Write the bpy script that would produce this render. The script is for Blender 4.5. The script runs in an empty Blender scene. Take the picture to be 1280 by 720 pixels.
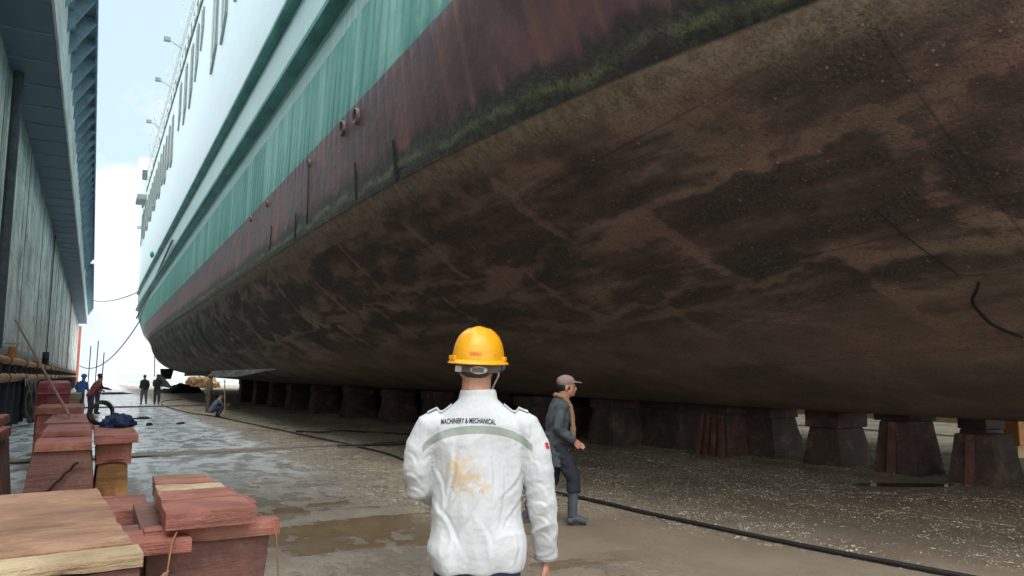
import bpy, bmesh, math, random
from math import sin, cos, pi, radians, sqrt, atan2
from mathutils import Vector, Matrix, noise, Euler
from mathutils.bvhtree import BVHTree
random.seed(7)
C = bpy.context.scene.collection
V = Vector

# ------------------------------------------------------------------ object helpers
def tag(o, label=None, cat=None, group=None, kind=None):
    if label: o['label'] = label
    if cat: o['category'] = cat
    if group: o['group'] = group
    if kind: o['kind'] = kind
    return o
def thing(name, label, cat, loc=(0, 0, 0), rz=0, group=None):
    o = bpy.data.objects.new(name, None); C.objects.link(o)
    o.empty_display_size = .2
    o.location = loc; o.rotation_euler = (0, 0, rz)
    return tag(o, label, cat, group)
def mk(name, me, mat, parent=None, smooth=False, loc=None, rot=None):
    if mat is not None:
        me.materials.clear(); me.materials.append(mat)
    o = bpy.data.objects.new(name, me); C.objects.link(o)
    if parent: o.parent = parent
    if loc: o.location = loc
    if rot: o.rotation_euler = rot
    if smooth: me.polygons.foreach_set('use_smooth', [True]*len(me.polygons))
    return o
class MB:
    def __init__(s): s.v = []; s.f = []
    def add(s, vs, fs):
        b = len(s.v); s.v += [tuple(v) for v in vs]; s.f += [tuple(i+b for i in f) for f in fs]; return s
    def box(s, x0, x1, y0, y1, z0, z1):
        return s.hexa([(x0,y0,z0),(x1,y0,z0),(x1,y1,z0),(x0,y1,z0),(x0,y0,z1),(x1,y0,z1),(x1,y1,z1),(x0,y1,z1)])
    def hexa(s, p):
        return s.add(p, [(3,2,1,0),(4,5,6,7),(0,1,5,4),(1,2,6,5),(2,3,7,6),(3,0,4,7)])
    def beam(s, a, b, w, h=None, up=(0,0,1)):
        a = V(a); b = V(b); h = h or w; t = (b-a).normalized(); u = t.cross(V(up))
        if u.length < 1e-4: u = V((1,0,0))
        u.normalize(); v = u.cross(t)
        q = [(-1,-1),(1,-1),(1,1),(-1,1)]
        return s.hexa([a+u*i*w/2+v*j*h/2 for i,j in q]+[b+u*i*w/2+v*j*h/2 for i,j in q])
    def tube(s, pts, r, n=8, cap=True):
        pts = [V(p) for p in pts]; rs = r if isinstance(r, (list,tuple)) else [r]*len(pts)
        rings = []; u = None
        for i, p in enumerate(pts):
            t = (pts[min(i+1,len(pts)-1)]-pts[max(i-1,0)]).normalized()
            if u is None:
                u = t.cross(V((0,0,1)))
                if u.length < .1: u = t.cross(V((0,1,0)))
            u = (u-t*u.dot(t)).normalized(); v = t.cross(u)
            rr = rs[i]; rx, ry = rr if isinstance(rr, (list,tuple)) else (rr, rr)
            rings.append([p+u*cos(2*pi*k/n)*rx+v*sin(2*pi*k/n)*ry for k in range(n)])
        return s.loft(rings, cap)
    def loft(s, rings, cap=True):
        n = len(rings[0]); vs = [p for r in rings for p in r]; fs = []
        for i in range(len(rings)-1):
            for k in range(n):
                fs.append((i*n+k, i*n+(k+1)%n, (i+1)*n+(k+1)%n, (i+1)*n+k))
        if cap:
            fs.append(tuple(range(n-1,-1,-1))); fs.append(tuple((len(rings)-1)*n+k for k in range(n)))
        return s.add(vs, fs)
    def ell(s, c, r, n=16, m=10, rot=None):
        c = V(c); r = r if isinstance(r,(list,tuple)) else (r,r,r)
        vs = [V((0,0,-r[2]))]; fs = []
        for i in range(1, m):
            a = -pi/2+pi*i/m
            for k in range(n):
                vs.append(V((r[0]*cos(a)*cos(2*pi*k/n), r[1]*cos(a)*sin(2*pi*k/n), r[2]*sin(a))))
        vs.append(V((0,0,r[2]))); T = len(vs)-1
        for k in range(n):
            fs.append((0, 1+(k+1)%n, 1+k)); fs.append((T, T-n+k, T-n+(k+1)%n))
        for i in range(m-2):
            for k in range(n):
                a = 1+i*n; fs.append((a+k, a+(k+1)%n, a+n+(k+1)%n, a+n+k))
        if rot is not None: vs = [rot @ v for v in vs]
        return s.add([v+c for v in vs], fs)
    def mesh(s, name='m'):
        me = bpy.data.meshes.new(name); me.from_pydata(s.v, [], s.f); me.validate(); me.update()
        return me
    def build(s, name, mat, parent=None, smooth=False, bevel=0, loc=None, rot=None):
        me = s.mesh(name)
        if bevel:
            bm = bmesh.new(); bm.from_mesh(me)
            bmesh.ops.recalc_face_normals(bm, faces=bm.faces)
            bmesh.ops.bevel(bm, geom=list(bm.edges), offset=bevel, segments=2, affect='EDGES', profile=.6)
            bm.to_mesh(me); bm.free()
        return mk(name, me, mat, parent, smooth, loc, rot)
def remeshed(mb, voxel, smooth_it=4):
    """fuse overlapping closed shapes into one continuous surface"""
    me = mb.mesh('src'); o = bpy.data.objects.new('tmp', me); C.objects.link(o)
    r = o.modifiers.new('r', 'REMESH'); r.mode = 'VOXEL'; r.voxel_size = voxel; r.use_smooth_shade = True
    if smooth_it:
        m = o.modifiers.new('s', 'SMOOTH'); m.factor = .5; m.iterations = smooth_it
    dg = bpy.context.evaluated_depsgraph_get(); dg.update()
    out = bpy.data.meshes.new_from_object(o.evaluated_get(dg))
    bpy.data.objects.remove(o); bpy.data.meshes.remove(me)
    return out

# ------------------------------------------------------------------ material helper
class N:
    def __init__(s, name):
        s.m = bpy.data.materials.new(name); s.m.use_nodes = True; s.t = s.m.node_tree
        s.b = s.t.nodes['Principled BSDF']; s.L = s.t.links
        s.pos = s.t.nodes.new('ShaderNodeNewGeometry').outputs['Position']
        s.tc = s.t.nodes.new('ShaderNodeTexCoord').outputs['Object']
        s.rand = s.t.nodes.new('ShaderNodeObjectInfo').outputs['Random']
        s.b.inputs['Specular IOR Level'].default_value = .35
    def put(s, sock, v):
        if hasattr(v, 'is_linked') or isinstance(v, bpy.types.NodeSocket): s.L.new(v, sock)
        else:
            if sock.type == 'RGBA' and len(v) == 3: v = (*v, 1)
            sock.default_value = v
    def map(s, vec, sc=(1,1,1), loc=(0,0,0), rot=(0,0,0)):
        n = s.t.nodes.new('ShaderNodeMapping'); s.put(n.inputs['Vector'], vec)
        n.inputs['Scale'].default_value = sc; n.inputs['Location'].default_value = loc; n.inputs['Rotation'].default_value = rot
        return n.outputs[0]
    def noise(s, vec, scale=1, detail=5, rough=.55, dist=0, col=False):
        n = s.t.nodes.new('ShaderNodeTexNoise'); s.put(n.inputs['Vector'], vec)
        n.inputs['Scale'].default_value = scale; n.inputs['Detail'].default_value = detail
        n.inputs['Roughness'].default_value = rough; n.inputs['Distortion'].default_value = dist
        return n.outputs['Color' if col else 'Fac']
    def vor(s, vec, scale, out='Distance', feat='F1', rnd=1):
        n = s.t.nodes.new('ShaderNodeTexVoronoi'); s.put(n.inputs['Vector'], vec); n.feature = feat
        n.inputs['Scale'].default_value = scale; n.inputs['Randomness'].default_value = rnd
        return n.outputs[out]
    def wave(s, vec, scale, dist=0, d='Y', det=2):
        n = s.t.nodes.new('ShaderNodeTexWave'); s.put(n.inputs['Vector'], vec); n.bands_direction = d
        n.inputs['Scale'].default_value = scale; n.inputs['Distortion'].default_value = dist; n.inputs['Detail'].default_value = det
        return n.outputs['Fac']
    def ramp(s, f, stops, interp='LINEAR'):
        n = s.t.nodes.new('ShaderNodeValToRGB'); s.put(n.inputs['Fac'], f); e = n.color_ramp.elements
        n.color_ramp.interpolation = interp
        while len(e) < len(stops): e.new(.5)
        for i, (p, c) in enumerate(stops):
            e[i].position = p; e[i].color = (c, c, c, 1) if isinstance(c, (int, float)) else (*c, 1)
        return n.outputs['Color']
    def mix(s, f, a, b, mode='MIX'):
        n = s.t.nodes.new('ShaderNodeMix'); n.data_type = 'RGBA'; n.blend_type = mode
        s.put(n.inputs[0], f); s.put(n.inputs[6], a); s.put(n.inputs[7], b); return n.outputs[2]
    def math(s, op, a, b=0, c=0, clamp=False):
        n = s.t.nodes.new('ShaderNodeMath'); n.operation = op; n.use_clamp = clamp
        s.put(n.inputs[0], a); s.put(n.inputs[1], b); s.put(n.inputs[2], c); return n.outputs[0]
    def sep(s, vec):
        n = s.t.nodes.new('ShaderNodeSeparateXYZ'); s.put(n.inputs[0], vec); return n.outputs
    def comb(s, x, y, z):
        n = s.t.nodes.new('ShaderNodeCombineXYZ')
        for i, v in enumerate((x, y, z)): s.put(n.inputs[i], v)
        return n.outputs[0]
    def rng(s, v, a, b, c=0., d=1., smooth=True):
        n = s.t.nodes.new('ShaderNodeMapRange'); s.put(n.inputs[0], v)
        if smooth: n.interpolation_type = 'SMOOTHSTEP'
        for i, x in enumerate((a, b, c, d)): n.inputs[i+1].default_value = x
        return n.outputs[0]
    def bump(s, h, dist, strength=1, prev=None):
        n = s.t.nodes.new('ShaderNodeBump'); s.put(n.inputs['Height'], h)
        n.inputs['Distance'].default_value = dist; n.inputs['Strength'].default_value = strength
        if prev is not None: s.L.new(prev, n.inputs['Normal'])
        return n.outputs[0]
    def out(s, col=None, rough=None, nor=None, metal=None, spec=None):
        if col is not None: s.put(s.b.inputs['Base Color'], col)
        if rough is not None: s.put(s.b.inputs['Roughness'], rough)
        if nor is not None: s.put(s.b.inputs['Normal'], nor)
        if metal is not None: s.put(s.b.inputs['Metallic'], metal)
        if spec is not None: s.put(s.b.inputs['Specular IOR Level'], spec)
        return s.m
def simple(name, a, b=None, scale=8, rough=.7, bump=.004, stretch=(1,1,1), spec=.35, metal=0):
    n = N(name); b = b or tuple(x*.6 for x in a)
    vec = n.map(n.tc, stretch); q = n.noise(vec, scale, 6, .6)
    nf = n.noise(vec, scale*6, 4, .6)
    f = n.rng(n.math('MULTIPLY_ADD', nf, .35, n.math('MULTIPLY', q, .8)), .38, .78)
    return n.out(n.mix(f, b, a), n.rng(nf, .2, .8, max(.05, rough-.12), min(1, rough+.12)), n.bump(n.math('ADD', q, nf), bump), metal, spec)

# ------------------------------------------------------------------ camera
TH, PH = radians(29.4), radians(6.79)
cam = bpy.data.cameras.new('camera'); co = bpy.data.objects.new('camera', cam); C.objects.link(co)
cam.sensor_width = 36; cam.lens = 36*924/1280; cam.clip_start = .05; cam.clip_end = 6000
co.location = (0, 0, 1.65); co.rotation_euler = (radians(90)+PH, 0, -TH)
bpy.context.scene.camera = co

# ------------------------------------------------------------------ light
SUN_EL, SUN_AZ = radians(52), radians(200)     # azimuth from +Y clockwise: behind the camera, to the left
w = bpy.data.worlds.new('World'); bpy.context.scene.world = w; w.use_nodes = True
t = w.node_tree; bg = t.nodes['Background']; L = t.links
sky = t.nodes.new('ShaderNodeTexSky'); sky.sky_type = 'NISHITA'; sky.sun_disc = False
sky.sun_elevation = SUN_EL; sky.sun_rotation = SUN_AZ; sky.dust_density = 3; sky.air_density = 1.2
tc = t.nodes.new('ShaderNodeTexCoord'); sp = t.nodes.new('ShaderNodeSeparateXYZ'); L.new(tc.outputs['Generated'], sp.inputs[0])
def wmath(op, a, b, clamp=False):
    n = t.nodes.new('ShaderNodeMath'); n.operation = op; n.use_clamp = clamp
    for i, x in enumerate((a, b)):
        if isinstance(x, (int, float)): n.inputs[i].default_value = x
        else: L.new(x, n.inputs[i])
    return n.outputs[0]
def wmix(f, a, b):
    n = t.nodes.new('ShaderNodeMix'); n.data_type = 'RGBA'
    for i, x in ((0, f), (6, a), (7, b)):
        if isinstance(x, tuple): n.inputs[i].default_value = (*x, 1)
        elif isinstance(x, (int, float)): n.inputs[i].default_value = x
        else: L.new(x, n.inputs[i])
    return n.outputs[2]
def wrange(v, a, b, c=0., d=1.):
    n = t.nodes.new('ShaderNodeMapRange'); n.interpolation_type = 'SMOOTHSTEP'; L.new(v, n.inputs[0])
    for i, x in enumerate((a, b, c, d)): n.inputs[i+1].default_value = x
    return n.outputs[0]
el = sp.outputs[2]
mp = t.nodes.new('ShaderNodeMapping'); L.new(tc.outputs['Generated'], mp.inputs[0]); mp.inputs['Scale'].default_value = (1, 1, 1.7)
mp.inputs['Location'].default_value = (.35, .1, .05)
nz = t.nodes.new('ShaderNodeTexNoise'); L.new(mp.outputs[0], nz.inputs['Vector']); nz.inputs['Scale'].default_value = 2.6
nz.inputs['Detail'].default_value = 7; nz.inputs['Roughness'].default_value = .5
# haze blue in units of the physical sky, cumulus over it, unseen zenith brightened to light the dock
skyb = wmix(.80, sky.outputs[0], (8.9, 11.4, 12.8))
f_cl = wrange(wmath('SUBTRACT', nz.outputs['Fac'], wmath('MULTIPLY', wrange(el, .30, .42), .13)), .40, .47)
cl = wmix(f_cl, skyb, (12.5, 12.6, 12.6))
hz = wmix(wrange(el, .02, .24, .75, 0.), cl, (10.0, 11.2, 11.6))
back = wmix(wrange(sp.outputs[1], .15, -.35), hz, (20., 21., 21.5))  # sky behind the camera brightened, out of view, to light the hull
top = wmix(wrange(el, .50, .72), back, (38., 41., 43.))
L.new(top, bg.inputs['Color']); bg.inputs['Strength'].default_value = .095
sl = bpy.data.lights.new('sun', 'SUN'); sl.energy = 1.0; sl.angle = radians(14); sl.color = (1, .95, .87)
so = bpy.data.objects.new('sun', sl); C.objects.link(so)
sd = V((sin(SUN_AZ)*cos(SUN_EL), cos(SUN_AZ)*cos(SUN_EL), sin(SUN_EL)))
so.rotation_euler = sd.to_track_quat('Z', 'Y').to_euler(); so.location = (0, -20, 30)

# ------------------------------------------------------------------ materials: ground
def ground_mat():
    n = N('wet_dock_deck'); P = n.pos; x, y, z = n.sep(P)
    n1 = n.noise(P, .55, 6, .6); n2 = n.noise(n.map(P, (1, .45, 1)), 2.6, 6, .62); n3 = n.noise(P, 22, 5, .7); n4 = n.noise(n.map(P, (.5, 1.6, 1), (5, 3, 0)), .5, 5, .6, .6)
    dry = n.ramp(n.math('MULTIPLY_ADD', n3, .45, n.math('MULTIPLY', n2, .6)), [(.3, (.115, .09, .066)), (.5, (.215, .173, .132)), (.72, (.34, .285, .225))])
    col0 = dry; rust = n.mix(n.rng(n2, .3, .7), (.10, .058, .022), (.24, .145, .055))
    # sludge over the deck near the camera, rust stains in strips
    fr = n.math('MULTIPLY', n.math('MULTIPLY', n.rng(n4, .50, .57), n.rng(n2, .32, .5)), n.math('MULTIPLY', n.rng(y, 15, 10), n.rng(x, 5.2, 4.0)), clamp=True)
    nearlane = n.math('MULTIPLY', n.rng(x, 4.6, 2.4), 1)
    col = n.mix(n.math('MULTIPLY', fr, .9), dry, rust)
    brown = n.mix(n.rng(n1, .35, .65), (.24, .17, .11), (.33, .25, .17))
    col = n.mix(n.math('MULTIPLY', n.math('MULTIPLY', n.rng(y, 9, 6.5), n.rng(x, 2.6, 4.2)), .55), col, brown)
    # brown mussel sludge below the hull
    vg = n.vor(P, 42); vgc = n.sep(n.vor(P, 42, 'Color')); sl_ = n.ramp(n.math('MULTIPLY_ADD', n3, .3, n.math('MULTIPLY', vgc[0], .8)), [(.1, (.10, .078, .054)), (.45, (.33, .26, .175)), (.8, (.56, .46, .33)), (.97, (.78, .69, .55))]); sl_ = n.mix(n.math('MULTIPLY', n.rng(n1, .58, .40), .5), sl_, (.09, .07, .048))
    edge = n.math('ADD', x, n.math('MULTIPLY', n.math('SUBTRACT', n1, .5), 2.4))
    fs = n.math('MULTIPLY', n.rng(edge, 3.0, 4.0), n.rng(y, 6.5, 9))
    col = n.mix(fs, col, sl_)
    # water film; the lane's sky reflection is painted in as near-white patches
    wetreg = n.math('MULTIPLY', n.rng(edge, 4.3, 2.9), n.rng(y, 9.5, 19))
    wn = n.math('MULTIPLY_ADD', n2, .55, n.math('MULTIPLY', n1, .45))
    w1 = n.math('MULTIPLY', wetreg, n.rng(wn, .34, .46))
    w2 = n.math('MULTIPLY', n.rng(edge, 4.9, 3.7), n.rng(n.math('ADD', wn, n.math('MULTIPLY', fr, .06)), .47, .53))
    w3 = n.math('MULTIPLY', n.rng(x, 18.5, 20), .3)
    wet = n.math('MAXIMUM', n.math('MAXIMUM', w1, n.math('MULTIPLY', w2, .75)), w3)
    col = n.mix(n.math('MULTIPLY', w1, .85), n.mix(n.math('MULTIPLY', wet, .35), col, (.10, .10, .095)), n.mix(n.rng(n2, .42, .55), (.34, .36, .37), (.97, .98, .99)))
    rough = n.math('SUBTRACT', .62, n.math('SUBTRACT', n.math('MULTIPLY', wet, .54), n.math('MULTIPLY', w1, .16)))
    rough = n.math('ADD', rough, n.math('MULTIPLY', n.math('SUBTRACT', n3, .5), n.math('MULTIPLY_ADD', wet, -.19, .2)), clamp=True)
    h = n.math('MULTIPLY', n3, n.math('SUBTRACT', 1.0, wet))
    b = n.bump(n.math('MULTIPLY_ADD', n.math('MULTIPLY', n.math('SUBTRACT', .55, vg), fs), 1.6, h), .02)
    return n.out(col, rough, b, spec=.5)
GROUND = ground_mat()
def grid(name, x0, x1, y0, y1, z, mat, kind='structure', nx=1, ny=1):
    mb = MB()
    vs = [(x0+(x1-x0)*i/nx, y0+(y1-y0)*j/ny, z) for j in range(ny+1) for i in range(nx+1)]
    fs = [(j*(nx+1)+i, j*(nx+1)+i+1, (j+1)*(nx+1)+i+1, (j+1)*(nx+1)+i) for j in range(ny) for i in range(nx)]
    o = mb.add(vs, fs).build(name, mat); o['kind'] = kind; return o
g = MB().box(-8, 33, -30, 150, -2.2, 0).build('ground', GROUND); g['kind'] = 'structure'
wn = N('sea'); q = wn.noise(wn.map(wn.pos, (1, .5, 1)), .35, 6, .6)
WATER = wn.out(wn.mix(q, (.30, .38, .40), (.48, .55, .56)), .25, wn.bump(q, .3), spec=.5)  # pale colour stands in for distant haze over the water
grid('water', -4000, 4000, -4000, 5000, -2.0, WATER)
# the raised plate laps across the deck
lap = simple('plate_lap', (.34, .29, .22), (.16, .13, .10), 5, .6, .01)
mb = MB(); pr = None
for i in range(34):
    X = -2.3+i*.32; yy = 17.0+.05*sin(i*.7)+.02*X; hh = .055 - .0012*i
    q = [(X, yy, 0), (X, yy+.02, max(.012, hh)), (X, yy+.95+.1*sin(i*1.3), .012), (X, yy+1.0, 0)]
    if pr: mb.add(pr+q, [(0,4,5,1),(1,5,6,2),(2,6,7,3)])
    pr = q
o = mb.build('deck_plate_lap', lap, smooth=False); o['kind'] = 'structure'
dk = simple('lap_shadow', (.03, .027, .022), None, 9, .8)  # dark tube laid in as the shadow edge of the plate lap
o = MB().tube([(-2.3+i*.5, 16.97+.04*sin(i*1.1)+.004*i*i*.5, .012) for i in range(21)], .028, 6).build('lap_shadow_edge', dk); o['kind'] = 'structure'
o = MB().box(-2.3, 6.5, 44.4, 45.1, 0, .05).build('deck_plate_lap', simple('lap_far', (.17, .13, .10), None, 3, .8)); o['kind'] = 'structure'
# shallow pool with a clean mirror surface among the shells
pm = N('pool_water'); POOL = pm.out((.02, .02, .018), .03, pm.bump(pm.noise(pm.pos, 3, 2), .002), spec=.5)
def blob(name, cx, cy, rx, ry, z, mat, seed=0, rot=0, n=40):
    vs = [(0, 0, 0)]
    for k in range(n):
        a = 2*pi*k/n; r = 1+.35*noise.noise(V((cos(a)*1.3+seed, sin(a)*1.3, seed)))
        px, py = rx*r*cos(a), ry*r*sin(a); vs.append((px*cos(rot)-py*sin(rot), px*sin(rot)+py*cos(rot), 0))
    return MB().add([(v[0]+cx, v[1]+cy, z) for v in vs], [(0, 1+k, 1+(k+1) % n) for k in range(n)]).build(name, mat)
for i, a in enumerate([(10.9, 7.1, .8, .22, .004, 1)]):
    o = blob('puddle', *a[:4], a[4], POOL, a[5]*3.1, radians(-32)); o['kind'] = 'structure'

# ------------------------------------------------------------------ shells scattered below the hull
def gravel():
    edge = [(60, 5.2), (40.3, 3.9), (25.2, 4.2), (20.5, 4.3), (15.9, 3.3), (12.2, 3.3), (10.3, 3.4), (8.6, 4.1), (8.2, 5.0), (6.5, 5.9), (4.8, 6.7), (3.5, 7.4), (2, 8.2)]
    def ex(y):
        for (ya, xa), (yb, xb) in zip(edge, edge[1:]):
            if yb <= y <= ya: return xa+(xb-xa)*(ya-y)/(ya-yb)
        return 9
    rnd = random.Random(3); vs = []; fs = []; cnt = 0
    while cnt < 170000:
        y = 2.5+43*rnd.random()**1.7; x = rnd.uniform(2.6, 13.5)
        e = x-ex(y); nn = noise.fractal(V((x*.9, y*.6, 3)), .8, 2.1, 4); fine = noise.noise(V((x*3.1, y*2.2, 9)))
        if e < -.9: continue
        d = min(1, max(0, .5+e*1.1+nn*1.3)); d = d*d*(.30+.70*max(0, min(1, .45+fine*1.6+nn*1.4)))
        if e < .2: d = max(d, .012)
        if y < 9 and rnd.random() > .72+.3*nn: d *= .6
        if ((x-10.9)/1.0)**2+((y-7.1)/.45)**2 < 1: continue
        if rnd.random() > d: continue
        s = rnd.uniform(.0045, .0135)*(1+.02*y); a = rnd.random()*6.28; tz = rnd.uniform(.2, .9)*s
        hgt = max(0, (nn+.1+fine*.3))*.055*min(1, max(0, e))
        b = len(vs); ca, sa = cos(a), sin(a); asp = rnd.uniform(.45, .9); tl = rnd.uniform(-.5, .5)*s
        for px, py, pz in ((-1, -.6*asp, 0), (1, -.5*asp, tl*.6), (.8, asp, 0), (-.7, .8*asp, tl*.5), (.05, 0, 0)):
            zz = .001+hgt+(tz if (px, py) == (.05, 0) else abs(pz))
            vs.append((x+s*(px*ca-py*sa), y+s*(px*sa+py*ca), zz))
        fs += [(b, b+1, b+4), (b+1, b+2, b+4), (b+2, b+3, b+4), (b+3, b, b+4)]; cnt += 1
    me = bpy.data.meshes.new('g'); me.from_pydata(vs, [], fs)
    n = N('shell_bits'); r = n.vor(n.pos, 14, 'Color'); rr = n.sep(r)[0]
    m = n.out(n.ramp(rr, [(0, (.10, .08, .055)), (.4, (.25, .20, .135)), (.75, (.42, .35, .25)), (.93, (.52, .45, .34)), (1, (.72, .65, .53))]), .6)
    o = mk('shell_gravel', me, m)
    tag(o, 'loose brown mussel shells and grit spread over the deck beneath the hull', 'shells', kind='stuff')
gravel()

# ------------------------------------------------------------------ the ship
def lerp_tab(tab, y):
    if y <= tab[0][0]: return tab[0][1]
    for (a, va), (b, vb) in zip(tab, tab[1:]):
        if y <= b:
            f = (y-a)/(b-a); return va+(vb-va)*f
    return tab[-1][1]
XK = [(-5, 11.7), (-3, 8.9), (-.5, 6.6), (2, 5.65), (4, 5.15), (6, 4.70), (8, 4.42), (11, 4.15), (15, 4.02), (25, 3.95), (60, 3.9), (72, 4.15), (85, 5.0), (98, 6.4)]
XR = [(-5, 11.6), (-3, 7.8), (-.5, 5.0), (2, 4.3), (5, 4.0), (8, 3.94), (15, 4.02), (25, 4.07), (80, 4.12), (98, 4.9)]
XW = [(-5, 11.4), (-3, 6.8), (-.5, 4.6), (2, 4.12), (8, 4.05), (15, 4.1), (25, 4.12), (85, 4.15), (98, 4.25)]
XD = [(-5, 10.8), (-3, 5.5), (-.5, 4.2), (2, 4.0), (90, 4.0), (98, 4.2)]
XB = [(-5, 11.9), (6, 11.6), (15, 10.5), (25, 9.5), (38, 8.4), (60, 7.8), (85, 8.2), (98, 8.8)]
ZK = [(-5, 1.0), (6, 1.0), (15, 1.13), (25, 1.2), (41, 1.32), (60, 1.55), (80, 1.9), (98, 2.4)]
ZD = [(-5, 23), (95, 23), (98, 22.5)]
ZKN = 4.82
def sm(tab, y): return sum(lerp_tab(tab, y+d) for d in (-1.2, -.6, 0, .6, 1.2))/5
def section(y):
    xk, xr, xw, xd, xb, zk = (sm(t, y) for t in (XK, XR, XW, XD, XB, ZK)); zd = lerp_tab(ZD, y)
    P = []
    for i in range(9): f = i/8; P.append((xd+(xw-xd)*f, zd+(9.02-zd)*f))
    P += [(xw, 9.0), (xw+.02, 8.62), (xw-.01, 8.6)]
    for i in range(1, 9): f = i/8; P.append((xw-.01+(xr-xw+.01)*f, 8.6-1.9*f))
    for i in range(1, 9):
        f = i/8; e = f**1.25; P.append((xr+(xk-xr)*e, 6.7+(ZKN-6.7)*f))
    P.append((xk+.05, ZKN-.035))
    bl = min(1, max(0, (y-6)/26)); cx = xk+.06+(xb-xk)*(.38*(1-bl)+.13*bl); cz = zk+(ZKN-zk)*(.40*(1-bl)+.16*bl)
    x0, z0 = xk+.05, ZKN-.035
    for i in range(1, 33):
        f = i/32; P.append(((1-f)**2*x0+2*f*(1-f)*cx+f*f*xb, (1-f)**2*z0+2*f*(1-f)*cz+f*f*zk))
    P.append(((xb+12)/2, zk-.01)); P.append((12, zk-.02))
    return P
SHIP = thing('ship', 'huge ferry with white and green sides and fouled brown underbody, propped up on blocks', 'ship', (12, 40, 0))
def hull():
    ys = []; y = -5.
    while y < 98: ys.append(y); y += .5 if y < 20 else (1. if y < 40 else 2.)
    ys.append(98.); mb = MB(); nrow = None; vs = []; fs = []
    for y in ys:
        s = section(y); full = s+[(24-a, b) for a, b in reversed(s[:-1])]; nrow = len(full)
        for (a, b) in full:
            hollow = 0
            vs.append((a-12, y-40, b))
    for j in range(len(ys)-1):
        for i in range(nrow-1):
            fs.append((j*nrow+i, j*nrow+i+1, (j+1)*nrow+i+1, (j+1)*nrow+i))
        fs.append(((j+1)*nrow-1, j*nrow, (j+1)*nrow, (j+2)*nrow-1))
    fs.append(tuple(range(nrow))); fs.append(tuple(reversed([(len(ys)-1)*nrow+i for i in range(nrow)])))
    return mb.add(vs, fs)
def hull_mat():
    n = N('ship_hull'); P = n.pos; x, y, z = n.sep(P)
    nA = n.noise(P, .5, 5, .55); nB = n.noise(n.map(P, (.6, .6, .6)), 1.7, 8, .62); fine = n.noise(P, 24, 5, .75); mid = n.noise(P, 6, 6, .7)
    stretch = n.noise(n.comb(n.math('MULTIPLY', y, 2.2), n.math('MULTIPLY', z, .18), 1.3), 1, 5, .6)     # vertical streaks
    stretch2 = n.noise(n.comb(n.math('MULTIPLY', y, 1.5), n.math('MULTIPLY', z, .06), 4.), 1, 3, .5)
    # ---- topsides
    white = n.mix(n.rng(z, 8.8, 13.), (.36, .57, .54), (.56, .66, .69))
    wl = n.rng(n.math('ABSOLUTE', n.math('SUBTRACT', n.math('FRACT', n.math('DIVIDE', y, 1.6)), .5)), .012, .004); wz = n.rng(n.math('ABSOLUTE', n.math('SUBTRACT', n.math('FRACT', n.math('DIVIDE', z, 2.55)), .5)), .007, .003)
    white = n.mix(n.math('MULTIPLY', n.math('MAXIMUM', wl, wz), .3), white, (.36, .46, .47))
    white = n.mix(n.math('MULTIPLY', n.rng(stretch, .45, .8), .5), white, (.50, .66, .64))
    green = n.mix(n.rng(stretch, .34, .66), (.055, .25, .20), (.125, .37, .31))
    green = n.mix(n.math('MULTIPLY', n.rng(stretch2, .52, .64), .6), green, (.26, .52, .46))  # paler stripes paint in the light on dented plating
    green = n.mix(n.math('MULTIPLY', n.rng(mid, .5, .8), .2), green, (.03, .15, .12))
    red = n.mix(n.rng(nB, .3, .7), (.10, .058, .062), (.18, .10, .105))
    red = n.mix(n.math('MULTIPLY', n.rng(stretch, .52, .8), .65), red, (.25, .20, .20))
    red = n.mix(n.math('MULTIPLY', n.rng(n.math('MULTIPLY', stretch, n.math('ADD', nB, .5)), .52, .72), .6), red, (.26, .10, .05))
    # pixel-wobble on every painted boundary
    wob = n.math('MULTIPLY', n.math('SUBTRACT', mid, .5), .05)
    zz = n.math('ADD', z, wob)
    col = n.mix(n.rng(zz, 6.69, 6.72), red, green)
    col = n.mix(n.rng(z, 8.595, 8.605), col, white)
    # ---- moss & slime over the old waterline
    wob2 = n.math('MULTIPLY', n.math('SUBTRACT', nB, .5), .55); zm = n.math('ADD', z, wob2)
    wob3 = n.math('ADD', zm, n.math('MULTIPLY', n.math('SUBTRACT', stretch, .5), .55))
    moss = n.mix(n.rng(n.noise(P, 9, 5, .7), .4, .66), (.022, .03, .026), (.085, .090, .055))
    black = (.028, .03, .030)
    col = n.mix(n.math('MULTIPLY', n.rng(wob3, 5.42, 5.20), .8), col, black)
    mb_ = n.math('MULTIPLY', n.rng(zm, 5.30, 5.10), n.rng(nA, .30, .5)); col = n.mix(n.math('MULTIPLY', mb_, .9), col, moss)
    gl = n.math('MULTIPLY', n.rng(n.math('ABSOLUTE', n.math('SUBTRACT', zm, 5.02)), .10, .01), n.rng(mid, .3, .55)); gl = n.math('MULTIPLY', gl, n.rng(n.noise(n.comb(x, y, z), .9, 4, .6), .34, .56, .15, 1)); col = n.mix(n.math('MULTIPLY', gl, .85), col, n.mix(n.rng(fine, .35, .65), (.10, .115, .06), (.20, .20, .105)))
    # ---- underbody
    acr = n.math('SUBTRACT', n.math('MULTIPLY', x, .88), n.math('MULTIPLY', z, .47))
    sk = n.math('MULTIPLY_ADD', acr, .16, y)                    # growth lies a little off the ship's length
    lo = n.noise(n.comb(n.math('MULTIPLY', acr, .5), n.math('MULTIPLY', y, .3), 2.), 1, 4, .6)
    base = n.mix(n.rng(n.noise(n.comb(acr, n.math('MULTIPLY', y, .55), 0.), 1.6, 8, .68), .36, .66), (.215, .135, .105), (.38, .245, .19))
    base = n.mix(n.rng(lo, .48, .64, 0, .55), base, (.34, .19, .15)); base = n.mix(n.rng(z, 3.8, 1.8, 0, .75), base, n.mix(n.rng(nB, .3, .7), (.38, .265, .195), (.56, .39, .30)))
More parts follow.
